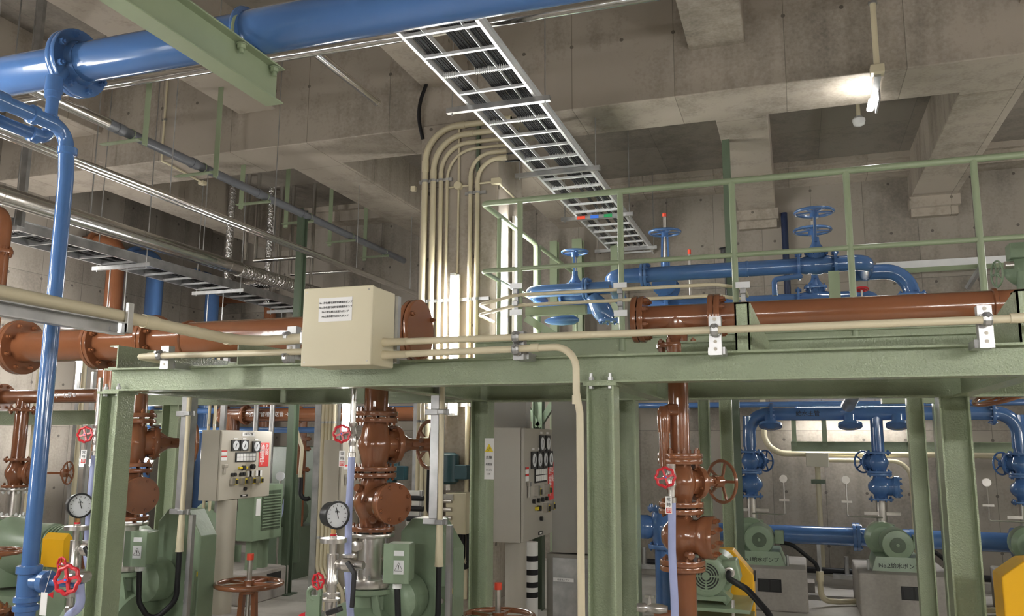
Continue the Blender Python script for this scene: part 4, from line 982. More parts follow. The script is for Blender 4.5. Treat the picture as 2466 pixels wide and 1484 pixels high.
def pump_set(x, where):
    t = T('spool_pipe', 'stainless spool pipe between check valve and green pump, ' + where, 'pipe', (x, RY, .94), 'stainless spool pipes')
    obj('pipe_section', MB().cyl((x, RY, .96), (x, RY, 1.17), .06, n=28), STEEL, t)
    flange(t, (x, RY, 1.168), (0, 0, 1), .104, .018, STEEL)
    f = flange(t, (x, RY, .955), (0, 0, 1), .108, .04, STEEL)
    for i in range(8):
        w = 2 * PI * (i + .5) / 8; obj('bolt', MB().cyl((x + .088 * math.cos(w), RY + .088 * math.sin(w), .93), (x + .088 * math.cos(w), RY + .088 * math.sin(w), .995), .008, n=6), GALV, f)
    obj('side_boss', MB().rev((x - .04, RY - .04, 1.12), (-.1, -1, 0), [(0, .024), (.04, .024), (.044, .018)], 14), STEEL, t)
    obj('side_cock', MB().cyl((x + .05, RY, 1.06), (x + .11, RY - .02, 1.06), .008), STEEL, t)
    t = T('green_pump', 'sage green pump with belt guard and terminal box, ' + where, 'pump', (x, RY, 0), 'green pumps under the brown risers')
    obj('discharge_flange', MB().rev((x, RY, .932), (0, 0, -1), [(0, .12), (.02, .12), (.03, .1)], 28), GREEND, t)
    obj('pump_casing', MB().rev((x, RY, .92), (0, 0, -1), [(0, .088), (.1, .09), (.2, .12), (.3, .15), (.42, .16)], 26).rev((x - .02, RY, .62), (1, 0, 0), [(-.3, .05), (-.27, .13), (-.2, .2), (-.08, .25), (.06, .25), (.14, .2), (.16, .1)], 30).box((x, RY, .15), (.3, .4, .3)), GREEND, t)
    obj('rib', MB().add([(x + .05, RY - .09, .92), (x + .12, RY - .09, .45), (x + .2, RY - .09, .45), (x + .08, RY - .09, .92), (x + .05, RY - .075, .92), (x + .12, RY - .075, .45), (x + .2, RY - .075, .45), (x + .08, RY - .075, .92)], [(0, 1, 2, 3), (7, 6, 5, 4), (0, 4, 5, 1), (1, 5, 6, 2), (2, 6, 7, 3), (3, 7, 4, 0)]), GREEND, t)
    obj('lifting_eye', MB().tor((x - .235, RY - .1, .905), (.2, -1, 0), .028, .012, 24, 8).box((x - .235, RY - .1, .85), (.07, .02, .09)), GREEND, t)
    obj('red_arrow', MB().add([(x - .215, RY - .262, .84), (x - .18, RY - .262, .855), (x - .18, RY - .262, .825), (x - .215, RY - .26, .84), (x - .18, RY - .26, .855), (x - .18, RY - .26, .825)], [(0, 1, 2), (5, 4, 3), (0, 3, 4, 1), (1, 4, 5, 2), (2, 5, 3, 0)]), RED, t)
    g = [(x + .08, .45), (x + .36, .45), (x + .36, 1.10), (x + .27, 1.235), (x + .14, 1.235), (x + .08, 1.17)]
    obj('belt_guard', MB().prism([(a, b) for a, b in g], .13, Matrix(((1, 0, 0), (0, 0, -1), (0, 1, 0))), (0, RY + .2, 0)), GREEND, t, bev=.006)
    obj('guard_plate', MB().bx((x + .27, RY + .115, .72), (x + .35, RY + .133, .93)), GREEND, t)
    for z in (.78, .87): obj('guard_bolt', MB().hexn((x + .31, RY + .115, z), (0, -1, 0), .013, .012), STEEL, t)
    obj('warning_label', MB().bx((x + .265, RY + .131, .90), (x + .355, RY + .134, .925)), YELL, t)
    obj('motor_body', MB().rev((x + .13, RY + .1, .88), (0, 1, 0), [(-.13, .06), (-.1, .1), (.02, .11)], 24), GREEND, t)
    R = Matrix.Rotation(math.radians(12), 3, 'Z'); bc = V((x + .19, RY - .09, 1.065))
    b = obj('terminal_box', MB().box(bc, (.11, .12, .165), R), GREEND, t, bev=.01)
    obj('box_lid', MB().box(bc + R @ V((0, -.062, 0)), (.118, .01, .172), R), GREEND, b, bev=.003)
    for dz, h in ((.045, .022), (-.015, .06)): obj('rating_plate', MB().box(bc + R @ V((.012, -.068, dz)), (.045, .002, h), R), ALU, b)
    txt('⚠', .035, bc + R @ V((.012, -.0695, -.015)), R @ FRONT, INK, b)
    obj('cable_gland', MB().cyl(bc + V((-.01, 0, -.082)), bc + V((-.01, 0, -.115)), .02, n=10), WHITE, t)
    cx, cy = x + .342, RY
    one('motor_cable', MB().tube([bc + V((-.01, 0, -.1)), (bc.x, bc.y, .80), (x + .25, RY - .06, .70), (cx, cy, .80), (cx, cy, 1.06)], .0135, 12, [0, .1, .16, .1, 0], 8), BLACK, 'black looped motor cable hanging beside the green pump, ' + where, 'cable', 'black motor cables')
    t = T('cream_conduit', 'cream conduit dropping from the frame to the pump cable, ' + where, 'conduit', (cx, cy, 1), 'cream drop conduits')
    obj('pipe_section', MB().cyl((cx, cy, 1.07), (cx, cy, 1.9), .0125, n=14), CREAM, t)
    obj('pipe_socket', MB().rev((cx, cy, 1.04), (0, 0, 1), [(0, .021), (.02, .019), (.16, .0165), (.2, .0135)], 14), CREAM, t)
    t = T('strut_upright', 'galvanised strut upright behind the drop conduit, ' + where, 'strut', (x + .3, RY, 0), 'galvanised strut uprights')
    obj('strut_channel', MB().ext((x + .275, RY + .055, 1.24), (x + .275, RY + .055, 1.9), [(-.04, -.03), (.0, -.03), (.0, .045), (-.04, .045)], up=(0, 1, 0)), GALV, t)
    obj('strut_channel', MB().bar((x + .375, RY + .04, 0), (x + .375, RY + .04, 1.22), .025, .025, (1, 0, 0)), GALV, t)
    for z in (1.235, 1.735): obj('conduit_clamp', MB().bx((x + .25, RY + .012, z - .014), (x + .37, RY + .03, z + .014)).box((cx, cy - .0, z), (.036, .036, .022)), GALV, t, bev=.003)


for x, w in ((RX, 'middle of the frame'), (RX - 1.43, 'seen between two left posts')):
    riser(x, w); pump_set(x, w)


def instrument(x, y, zg, where):
    """pressure gauge on its stainless pipework"""
    t = T('pressure_gauge', 'black rimmed pressure gauge with white dial, ' + where, 'gauge', (x, y, zg), 'round pressure gauges')
    n = V((.86, -.5, 0)).normalized(); c = V((x, y, zg))
    obj('gauge_case', MB().rev(c - n * .035, n, [(0, .045), (.004, .052), (.05, .052), (.052, .058), (.064, .058), (.066, .05), (.058, .05)], 32), BLACKP, t)
    d = obj('dial', MB().rev(c + n * .022, n, [(0, .05), (.002, .05)], 28), DIAL, t)
    R = RF(V((0, 0, 1)).cross(n), (0, 0, 1)); m = MB()
    for i in range(11):
        w = math.radians(225 - 27 * i); dd = R @ V((math.cos(w), math.sin(w), 0)); m.bar(c + n * .0245 + dd * .036, c + n * .0245 + dd * .043, .002, .0008, n)
    obj('dial_marks', m, INK, d)
    obj('needle', MB().bar(c + n * .026 + R @ V((.006, -.014, 0)), c + n * .026 + R @ V((-.006, .032, 0)), .0025, .001, n), INK, d)
    txt('MPa', .012, c + n * .0248 + V((0, 0, .014)), R, INK, d)
    obj('brass_nut', MB().hexn((x, y, zg - .078), (0, 0, 1), .012, .022), BRASS, t)
    obj('red_ring', MB().rev((x, y, zg - .088), (0, 0, 1), [(0, .0135), (.011, .0135)], 14), RED, t)
    t = T('gauge_pipework', 'stainless gauge pipework with black levers, ' + where, 'pipework', (x, y, 0), 'stainless gauge pipework')
    obj('seal_flange', MB().rev((x, y, zg - .112), (0, 0, 1), [(0, .055), (.018, .055)], 20).cyl((x, y, zg - .095), (x, y, zg - .085), .016), STEEL, t)
    z = zg - .112
    obj('pipe_section', MB().rev((x, y, z), (0, 0, -1), [(0, .016), (.045, .014), (.047, .024), (.14, .022), (.15, .026), (.165, .026), (.167, .02), (.2, .02), (.202, .036), (.212, .036), (.213, .018), (.222, .018), (.223, .036), (.232, .036), (.235, .026), (.3, .024), (.305, .018), (.34, .018), (.345, .022), (.39, .021), (z, .018)], 20), STEEL, t)
    b = T('ball_valve', 'stainless ball valve with bent black lever, ' + where, 'valve', (x + .05, y, z - .08), 'stainless ball valves with black levers')
    bz2 = z - .085
    obj('valve_body', MB().rev((x + .015, y, bz2), (1, 0, 0), [(0, .014), (.015, .022), (.02, .017), (.03, .022), (.04, .03), (.07, .03), (.085, .02), (.1, .02), (.13, .016)], 16).cyl((x + .08, y, bz2 + .03), (x + .08, y, bz2 + .04), .03), STEEL, b)
    obj('lever', MB().bar((x + .085, y - .03, bz2 + .015), (x + .125, y - .035, bz2 - .03), .02, .012, (0, 1, 0)).bar((x + .123, y - .035, bz2 - .025), (x + .12, y - .04, bz2 - .16), .018, .012, (0, 1, 0)), BLACKP, b, bev=.003)
    obj('lever', MB().bar((x + .005, y - .03, z - .275), (x + .075, y - .05, z - .25), .022, .03, (0, 1, 0)), BLACKP, b, bev=.006)
    v = T('wheel_valve', 'small red handwheel on the stainless gauge pipework, ' + where, 'valve', (x - .05, y, z - .145), 'small red handwheels on gauge pipework')
    wc = V((x - .052, y - .02, z - .155)); wn = V((-.2, -1, .05))
    obj('stem', MB().cyl((x, y, z - .15), wc, .008, n=10), STEEL, v)
    wheel(v, wc, wn, .029, RED, .005, 4, wavy=True, hub=.28, cap=BLUECAP)


def hose_valve(px, py, hx, y, ztop, zbot, where, bend=.05, wr=.034, tag_=True):
    c = P(px, py, Y=y - .05); h = P(hx, py, Y=y)
    v = T('wheel_valve', 'red lobed handwheel valve above a clear hose, ' + where, 'valve', c, 'red handwheel valves above the hoses')
    obj('valve_body', MB().rev((h.x, y, c.z - .05), (0, 0, 1), [(0, .014), (.02, .019), (.04, .015), (.05, .021), (.08, .014), (.085, .018), (.1, .018)], 14).cyl((h.x, y, c.z + .004), c, .009), STEEL, v)
    obj('nipple', MB().cyl((h.x, y, c.z + .04), (h.x, y, ztop), .012, n=12), STEEL, v)
    obj('nipple', MB().rev((h.x, y, c.z - .1), (0, 0, 1), [(0, .017), (.02, .017), (.022, .013), (.055, .013)], 12), STEEL, v)
    wheel(v, c, (.35, -1, .05), wr, RED, .0055, 4, wavy=True, hub=.26, cap=BLUECAP)
    one('drain_hose', MB().tube([(h.x, y, c.z - .085), (h.x - .005, y, (c.z + zbot) / 2), (h.x, y, zbot + .1), (h.x + bend, y, zbot - .15), (h.x + bend, y, .05)], .0155, 14, [0, .5, .2, .1, 0], 6), HOSE, 'bluish clear hose hanging from the red wheel valve, ' + where, 'hose', 'bluish drain hoses')
    if tag_:
        q = c + V((.012, -.01, -.105)); t = T('valve_tag', 'white hanging tag with black and red characters, ' + where, 'tag', q, 'white hanging valve tags')
        R = RF((1, .45, 0), (0, 0, 1)); n = R.col[2]
        obj('plate', MB().box(q, (.026, .066, .002), Matrix((R.col[0], R.col[1], R.col[2])).transposed()), LABEL, t)
        obj('string', MB().cyl(q + V((0, 0, .033)), c + V((.008, -.004, -.03)), .0008, n=5), INK, t)
        txt('常', .017, q + n * .0015 + V((0, 0, .02)), R, INK, t); txt('時', .017, q + n * .0015, R, INK, t)
        obj('red_square', MB().box(q + n * .0012 + V((0, 0, -.02)), (.02, .02, .0008), Matrix((R.col[0], R.col[1], R.col[2])).transposed()), REDL, t)
        txt('閉', .016, q + n * .0022 + V((0, 0, -.02)), R, LABEL, t)


W1, W2 = 'in front of the middle riser', 'just left of the leftmost green post'
instrument(-1.845, 3.15, 1.294, W1); instrument(P(190, 1215, Y=3.15).x, 3.15, 1.294, W2)
hose_valve(823, 1045, 849, 3.25, 1.9, .95, W1, .03); hose_valve(205, 1047, 232, 3.25, 1.9, .95, W2, .1)
hose_valve(1602, 1150, 1617, 3.4, 1.5, .9, 'beside the right riser', .0, .036)
q = P(105, 1455, Y=2.3)
t = T('valve_tag', 'blank white tag hanging on a string beside the light blue downpipe foot', 'tag', q)
obj('plate', MB().box(q, (.028, .075, .002), Matrix(((1, 0, 0), (0, 0, 1), (0, 1, 0)))), LABEL, t)
obj('string', MB().cyl(q + V((0, 0, .037)), q + V((0, .02, .11)), .0008, n=5), LABEL, t)
# suction gate valves whose handwheels rise into the picture
sv = gate_valve('suction_valve', 'large horizontal brown handwheel with a red-capped threaded stem in front of the control panel pole', (-2.816, 3.95, .33), (0, 1, 0), (0, 0, 1), .34, .08, .12, .15, BROWN, 'horizontal brown handwheels of the suction valves', wheelR=.17, stem=.405, cap=REDCAP, spokes=5)
c2 = copy_tree(sv); c2.location = (-1.40, 3.95, .26); c2['label'] = 'brown handwheel just showing at the bottom edge with a red-capped stem right of the column'
c3 = copy_tree(sv); q = P(-20, 1362, Y=4.2); c3.location = (q.x, 4.2, .37); c3['label'] = 'brown handwheel cut by the left edge beside the light blue downpipe'
for o in (sv, c2, c3):
    pass
# right riser
X3 = -.470
t = T('brown_riser_pipe', 'brown riser pipe at right with a thinner elbowed branch beside it', 'pipe', (X3, RY, 1.54), G_R)
obj('pipe_section', MB().cyl((X3, RY, 1.54), (X3, RY, HZR - .13), .0435, n=26), BROWN, t)
obj('branch_pipe', MB().tube([(X3 - .01, RY - .02, 1.735), (X3 - .055, RY - .06, 1.735), (X3 - .055, RY - .06, 1.50)], .0215, 14, .025), BROWN, t)
obj('elbow_fitting', MB().rev((X3 - .055, RY - .06, 1.64), (0, 0, 1), [(0, .026), (.05, .028), (.09, .027), (.11, .015)], 14).cyl((X3 - .04, RY - .04, 1.735), (X3 + .0, RY - .03, 1.735), .027), BROWN, t)
flange(t, (X3, RY, 1.545), (0, 0, 1), .094, .022, BROWN, 8, .077, .01)
gate_valve('gate_valve', 'brown gate valve on the right riser beside the red handwheel', (X3, RY, 1.434), (0, 0, 1), (math.cos(math.radians(48)), math.sin(math.radians(48)), 0), .2, .044, .066, .093, BROWN, 'brown gate valves on the risers', wheelR=.088, stem=.14, capshow=False)
c = check_valve('check_valve', 'brown check valve on the right riser with a cover facing right', (X3, RY, 1.216), (0, 0, 1), (1, -.12, 0), .23, .044, .086, .093, BROWN, 'brown check valves on the risers', rc=.087, Lc=.125)
obj('boss', MB().rev((X3 + .03, RY - .06, 1.15), (.5, -.85, 0), [(0, .016), (.032, .016), (.035, .01)], 12), BROWN, c)
t = T('brown_riser_pipe', 'plain brown pipe below the right check valve', 'pipe', (X3, RY, 0))
obj('pipe_section', MB().cyl((X3 + .01, RY, .2), (X3 + .01, RY, 1.1), .044, n=24), BROWN, t)
flange(t, (X3, RY, 1.09), (0, 0, 1), .093, .02, BROWN)
obj('pipe_section', MB().cyl((X3 - .12, RY - .02, .905), (X3, RY, .905), .016), BROWN, t)
q = P(1565, 1465, Y=3.5)
v = T('small_ball_valve', 'little stainless valve with upright handle at the foot of the right riser', 'valve', q)
obj('valve_body', MB().rev(q - V((.05, 0, 0)), (1, 0, 0), [(0, .017), (.03, .02), (.04, .014), (.06, .02), (.09, .02), (.12, .014)], 14), STEEL, v)
obj('handle', MB().cyl(q, q + V((0, 0, .05)), .006).box(q + V((0, 0, .045)), (.04, .01, .01)), STEEL, v)
q = P(1596, 1270, Y=4.6)
v = check_valve('blue_check_valve', 'blue flanged fitting peeping out left of the right check valve', q, (0, 0, 1), (-1, -.2, 0), .22, .05, .075, .08, BLUE)
obj('pipe_section', MB().cyl((q.x, 4.6, 0), (q.x, 4.6, q.z - .1), .045), BLUE, v)
# yellow guarded motor at right
MC = P(1700, 1388, Y=4.2)
t = T('green_motor', 'sage green electric motor with round slotted fan cover beside the right riser', 'motor', (MC.x, 4.2, 0))
R = .094
mb = MB().rev(MC, (0, 1, 0), [(0, .075), (.008, R), (.09, R), (.1, R * .93), (.1, R), (.3, R), (.32, R * .8)], 36)
obj('motor_body', mb.rev(MC + V((.03, .02, 0)), (0, 1, 0), [(.09, R * 1.04), (.28, R * 1.04)], 30), GREEND, t)
fc = obj('fan_cover', MB().rev(MC - V((0, .002, 0)), (0, 1, 0), [(0, .07), (.012, .078)], 36), GREEND, t)
for k, rr in enumerate((.022, .034, .046, .058)):
    for j in range(4):
        a0 = j * PI / 2 + .12; obj('vent_slot', MB().tor(MC - V((0, .0035, 0)), (0, 1, 0), rr, .0028, 8, 6, a0, a0 + PI / 2 - .24), INK, fc)
bx = MC + V((.105, .1, .02)); obj('terminal_box', MB().box(bx, (.09, .13, .1), Matrix.Rotation(-.2, 3, 'Y')), GREEND, t, bev=.01)
obj('cable_gland', MB().rev(bx - V((0, .06, 0)), (.1, -1, -.1), [(0, .026), (.02, .026), (.022, .02), (.035, .02)], 14), STEEL, t)
obj('motor_foot', MB().bar(MC + V((.03, .1, -.06)), MC + V((.1, .1, -.12)), .04, .12, (0, 1, 0)).bx((MC.x - .09, 4.22, MC.z - .115), (MC.x + .09, 4.5, MC.z - .09)), GREEND, t)
for z in (MC.z - .135, MC.z - .21): obj('base_plate', MB().bx((MC.x - .13, 4.15, z - .016), (MC.x + .2, 4.65, z)), GREEND, t)
obj('base_frame', MB().bx((MC.x - .1, 4.2, 0), (MC.x + .18, 4.62, MC.z - .22)), GREEND, t)
for x in (MC.x + .12,): obj('anchor_bolt', MB().cyl((x, 4.2, MC.z - .24), (x, 4.2, MC.z - .1), .008, n=8), STEEL, t)
t = T('yellow_belt_guard', 'bright yellow belt guard behind the slotted motor beside the right riser', 'guard', (MC.x + .1, 4.55, 0))
g = [P(1700, 1325, Y=4.55), P(1765, 1325, Y=4.55), P(1815, 1385, Y=4.55)]
poly = [(g[0].x - .05, g[0].z - .1), (g[0].x - .02, g[0].z + .005), (g[1].x, g[1].z), (g[2].x, g[2].z), (g[2].x, .2), (g[0].x - .05, .2)]
obj('guard_shell', MB().prism(poly, .12, Matrix(((1, 0, 0), (0, 0, -1), (0, 1, 0))), (0, 4.60, 0)), YEL, t, bev=.006)
obj('latch', MB().box((g[2].x + .004, 4.58, .93), (.012, .03, .05)), BLACKP, t)
obj('guard_foot', MB().bx((g[0].x - .02, 4.56, 0), (g[2].x - .02, 4.66, .21)), GREEND, t)
e1 = P(1800, 1420, Y=4.0); e2 = P(1862, 1490, Y=3.9)
one('motor_cable', MB().tube([bx - V((0, .09, 0)), bx + V((.0, -.13, -.02)), e1, e2, (e2.x + .03, 3.9, .1)], .0145, 12, [0, .08, .1, .1, 0], 7), BLACK, 'thick black cable leaving the slotted motor and curving down to the right', 'cable')
q = P(2440, 1400, Y=3.6)
t = T('yellow_belt_guard', 'yellow belt guard cut off by the lower right corner of the picture', 'guard', (q.x, 3.6, 0))
a, b = P(2412, 1390, Y=3.6), P(2466, 1352, Y=3.6)
obj('guard_shell', MB().prism([(a.x, .2), (a.x, a.z), (b.x, b.z), (b.x + .2, b.z + .02), (b.x + .2, .2)], .16, Matrix(((1, 0, 0), (0, 0, -1), (0, 1, 0))), (0, 3.68, 0)), YEL, t, bev=.006)
obj('guard_base', MB().bx((a.x + .02, 3.6, 0), (b.x + .18, 3.76, .2)), GREEND, t)
# ------------------------------------------------------------------ control panels
def control_panel(X0, Y0, Y1, dep, z0, z1, mat, name, label, rows, pole, group='pump control panels', red=True):
    """cabinet whose door faces +X; returns its root"""
    t = T(name, label, 'control panel', (X0, (Y0 + Y1) / 2, 0), group)
    h = z1 - z0; w = Y1 - Y0
    obj('cabinet', MB().bx((X0 - dep, Y0, z0), (X0 - .022, Y1, z1)), mat, t, bev=.003)
    d = obj('door', MB().bx((X0 - .02, Y0 + .004, z0 + .004), (X0, Y1 - .004, z1 - .004)), mat, t, bev=.003)
    R = RF((0, 1, 0), (0, 0, 1)); F = lambda u, v, o=0: V((X0 + o, Y0 + u * w, z0 + v * h))

    def plate(nm, u, v, du, dv, m, th=.004, par=d): return obj(nm, MB().bx((X0 - .001, Y0 + (u - du / 2) * w, z0 + (v - dv / 2) * h), (X0 + th, Y0 + (u + du / 2) * w, z0 + (v + dv / 2) * h)), m, par)
    for kind, u, v in rows:
        if kind == 'meter':
            p = plate('meter', u, v, .15, .155, BLACKP, .012)
            obj('meter_dial', MB().rev(F(u, v, .012), (1, 0, 0), [(0, min(.065 * w, .07 * h)), (.002, min(.065 * w, .07 * h))], 22), DIAL, p)
            obj('meter_needle', MB().bar(F(u - .01, v - .03, .016), F(u + .012, v + .03, .016), .006, .002, (1, 0, 0)), INK, p)
            plate('name_strip', u, v + .1, .07, .02, LABEL)
        elif kind == 'annun':
            p = plate('annunciator', u, v, .40, .14, INK, .008)
            for i in range(6):
                for j in range(2): obj('window_tile', MB().box(F(u + (i - 2.5) * .062, v + (j - .5) * .058, .009), (.004, .054 * w, .05 * h)), LABEL, p)
        elif kind == 'btn': obj('push_button', MB().cyl(F(u, v), F(u, v, .02), .016, n=12), BLACKP, d)
        elif kind == 'wbtn': obj('indicator_lamp', MB().bar(F(u, v), F(u, v, .012), .06, .05, (0, 0, 1)), LABEL, d)
        elif kind == 'sw':
            p = plate('switch_guard', u - .015, v, .06, .09, STEEL, .03); obj('yellow_padlock', MB().box(F(u + .035, v - .01, .02), (.02, .035, .05)), YELL, p); obj('switch_knob', MB().box(F(u + .035, v - .012, .034), (.012, .02, .035)), BLACKP, p)
        elif kind == 'ybar': plate('yellow_switch', u, v, .16, .03, YELL, .02); obj('switch_knob', MB().cyl(F(u, v), F(u, v, .03), .02), BLACKP, d)
        elif kind == 'knob': obj('selector_knob', MB().cyl(F(u, v), F(u, v, .03), .024, n=14), BLACKP, d)
        elif kind == 'name': p = plate('name_plate', u, v, .24, .055, LABEL); txt('汚泥ポンプ盤', .022, F(u, v, .005), R, INK, p)
        elif kind == 'maker': p = plate('maker_plate', u, v, .13, .03, INK); obj('maker_bar', MB().box(F(u, v, .0045), (.002, .07 * w, .014 * h)), LABEL, p)
        elif kind == 'red':
            p = plate('warning_sign', u, v, .2, .36, REDL); txt('通', .08, F(u - .04, v + .1, .0045), R, LABEL, p); txt('電', .08, F(u - .04, v, .0045), R, LABEL, p); txt('中', .08, F(u - .04, v - .1, .0045), R, LABEL, p)
            txt('危', .055, F(u + .055, v + .11, .0045), R, LABEL, p); txt('険', .055, F(u + .055, v + .02, .0045), R, LABEL, p)
        elif kind == 'rlab': p = plate('small_label', u, v, .1, .065, LABEL); plate('small_label_head', u, v + .022, .1, .02, REDL, .0045, p)
        elif kind == 'handle': obj('door_handle', MB().bar(F(u, v - .07, .012), F(u, v + .07, .012), .022, .012, (1, 0, 0)).box(F(u + .01, v + .05, .012), (.02, .05, .03)), STEEL, d, bev=.003)
    if pole:
        px, py, r = pole
        obj('pole', MB().bx((px - r, py - r, .12), (px + r, py + r, z0)) if r > .08 and False else MB().cyl((px, py, .1), (px, py, z0), r, n=28), mat, t)
        obj('pole_foot', MB().bx((px - .2, py - .2, 0), (px + .2, py + .2, .12)), PLINTH, t, bev=.01)
    return t


ROWS = [('name', .5, .945), ('meter', .255, .78), ('meter', .425, .78), ('meter', .665, .765), ('annun', .47, .61), ('red', .84, .64), ('rlab', .06, .68), ('rlab', .06, .6), ('handle', .07, .44),
        ('ybar', .42, .455), ('knob', .60, .465), ('btn', .22, .36), ('btn', .27, .36), ('btn', .385, .36), ('btn', .44, .36), ('wbtn', .55, .36), ('wbtn', .59, .36), ('wbtn', .72, .36), ('wbtn', .76, .36),
        ('sw', .24, .27), ('sw', .42, .265), ('sw', .585, .265), ('sw', .74, .265), ('btn', .48, .145), ('maker', .48, .045)]
XP = -4.75
ya = P(530, 1120, X=XP).y; yb = P(652, 1120, X=XP).y
za_, zb_ = P(532, 1207, X=XP).z, P(534, 1036, X=XP).z
dx_ = XP - P(482, 1120, Y=ya).x
control_panel(XP, ya, yb, dx_, za_, zb_, PANEL, 'control_panel', 'beige control panel on a round pole with white meters and a red warning sign', ROWS, (XP - .05, (ya + yb) / 2 - .18, .085))
XQ = -1.78
ya = P(1261, 1120, X=XQ).y; yb = P(1330, 1120, X=XQ).y
z0_, z1_ = P(1258, 1310, X=XQ).z, P(1258, 1030, X=XQ).z
dx_ = XQ - P(1183, 1120, Y=ya).x
ROWS2 = [('meter', .58, .86), ('meter', .8, .86), ('meter', .3, .71), ('meter', .5, .71), ('meter', .7, .71), ('meter', .9, .71), ('annun', .55, .57), ('red', .93, .5), ('rlab', .1, .62), ('rlab', .1, .56), ('handle', .12, .45),
         ('sw', .4, .43), ('sw', .75, .43), ('btn', .3, .34), ('btn', .45, .34), ('btn', .6, .34), ('btn', .75, .34), ('ybar', .45, .27), ('sw', .7, .26), ('sw', .9, .27), ('btn', .55, .17), ('maker', .55, .04)]
control_panel(XQ, ya, yb, dx_, z0_, z1_, PANELM, 'control_panel', 'grey control panel right of the column with pale left side and rows of meters', ROWS2, (XQ - .1, ya + .14, .075))
# brighter cover strips on the near side of the second cabinet
XS = -3.75
ya = P(822, 1120, X=XS).y
z0_, z1_ = P(822, 1235, X=XS).z, P(822, 1060, X=XS).z
control_panel(XS, ya, ya + .75, XS - P(778, 1120, Y=ya).x, z0_, z1_, PANEL, 'control_panel', 'beige control cabinet half hidden behind the middle riser', [('meter', .6, .8), ('meter', .8, .8), ('handle', .1, .45), ('rlab', .1, .62), ('name', .5, .94)], (XS - .1, ya + .3, .1))
# warning sign on the green post
q = P(1178, 1105, Y=4.22)
t = T('warning_sign', 'white upright warning sign with a yellow triangle beside the grey panel', 'sign', q)
w, h = .052, .215
obj('plate', MB().box(q, (w, .003, h)), LABEL, t)
tz = q.z + .055
obj('triangle', MB().prism([(-.024, -.02), (.024, -.02), (0, .024)], .001, Matrix(((1, 0, 0), (0, 0, -1), (0, 1, 0))), (q.x, q.y - .003, tz)), YELL, t)
txt('⚡', .024, (q.x, q.y - .0045, tz - .006), FRONT, INK, t)
txt('危険', .017, (q.x, q.y - .003, q.z + .005), FRONT, INK, t); txt('高電圧', .013, (q.x, q.y - .003, q.z - .03), FRONT, INK, t)
txt('さわるな', .009, (q.x, q.y - .003, q.z - .06), FRONT, INK, t); txt('注意', .008, (q.x, q.y - .003, q.z - .08), FRONT, INK, t)
# tall dark cabinet behind
t = T('steel_cabinet', 'tall dark grey cabinet behind the grey control panel', 'cabinet', (-1.6, 7.9, 0))
a, b = P(1328, 1200, Y=7.2), P(1432, 1200, Y=7.2)
zt = P(1380, 962, Y=7.2).z; zm = P(1380, 1333, Y=7.2).z
obj('upper_cabinet', MB().bx((a.x, 7.2, zm), (b.x, 7.9, zt)), PANELD, t, bev=.004)
obj('lower_cabinet', MB().bx((a.x - .04, 7.18, .05), (b.x, 7.9, zm - .01)), PANELD, t, bev=.004)
obj('lower_panel', MB().bx((a.x + .02, 7.17, .1), (b.x, 7.182, zm - .04)), GALV, t)
q = P(1357, 1397, Y=7.16); lp = obj('name_plate', MB().box(q, (.18, .003, .03)), LABEL, t); txt('給排気ファン', .018, (q.x, q.y - .003, q.z), FRONT, INK, lp)
# striped guard post between panel and cabinet
t = T('striped_post', 'white post with black bands between the grey panel pole and the dark cabinet', 'post', (-1.9, 7.4, 0))
q = P(1280, 1400, Y=7.0)
obj('post', MB().cyl((q.x, 7.0, 0), (q.x, 7.0, P(1280, 1305, Y=7.0).z), .055), WHITE, t)
for i, y in enumerate((1345, 1378, 1408, 1432)): obj('black_band', MB().cyl((q.x, 7.0, P(1280, y + 6, Y=7.0).z), (q.x, 7.0, P(1280, y - 7, Y=7.0).z), .0565), BLACK, t)
# grey flue above the grey panel
a, b = P(1192, 960, Y=6.0), P(1268, 960, Y=6.0)
t = T('grey_duct', 'grey sheet duct rising above the grey control panel under the frame', 'duct', (a.x, 6, 1.8))
obj('duct', MB().bx((a.x, 5.98, z1_ * 0 + 1.70), (b.x, 6.1, 2.2)), PANELD, t)
# column terminal box with cables
q = P(1108, 1235, Y=6.62)
t = T('terminal_box', 'cream terminal box on the column with four black cables entering its left side', 'junction box', q)
obj('box_body', MB().box(q, (.18, .2, .33)), CREAMB, t, bev=.006)
fr = MB().box(q + V((-.07, -.11, .13)), (.11, .02, .05)).box(q + V((-.07, -.11, -.14)), (.13, .02, .05)); obj('metal_frame', fr, STEEL, t)
for i in range(4):
    z = q.z + .10 - i * .068
    obj('gland', MB().cyl((q.x - .12, q.y - .11, z), (q.x - .03, q.y - .11, z), .018, n=10), STEEL, t)
    one('black_cable', MB().tube([(q.x - .05, q.y - .11, z), (q.x - .15, q.y - .11, z), (q.x - .24 - i * .006, q.y - .08, z + .12), (q.x - .24 - i * .006, q.y - .08, q.z + .36)], .016, 10, .1), BLACK, ORD[i] + ' black cable from the top entering the cream column terminal box', 'cable', 'cables into the column terminal box')
for i in range(4):
    x = q.x - .13 + i * .07
    one('black_cable', MB().tube([(x, q.y, q.z - .12), (x, q.y, q.z - .38), (x + .05, q.y - .02, q.z - .46), (x + .09, q.y, q.z - .36), (x + .09, q.y, q.z - .14)], .021, 10, .07), BLACK, ORD[i] + ' black cable loop from the left below the column terminal box', 'cable', 'cable loops below the column terminal box')
q = P(1078, 1128, Y=6.62)
t = T('teal_actuator', 'dark teal motor unit with a square side block in front of the column', 'motor', q)
obj('motor_body', MB().rev(q - V((0, 0, .13)), (0, 0, 1), [(0, .07), (.02, .095), (.24, .095), (.26, .06)], 12), TEAL, t, sharp=50)
obj('side_block', MB().box(q + V((.13, 0, -.03)), (.12, .09, .12)), TEAL, t, bev=.008)
obj('gland', MB().cyl(q - V((0, 0, .18)), q - V((0, 0, .13)), .03), STEEL, t)
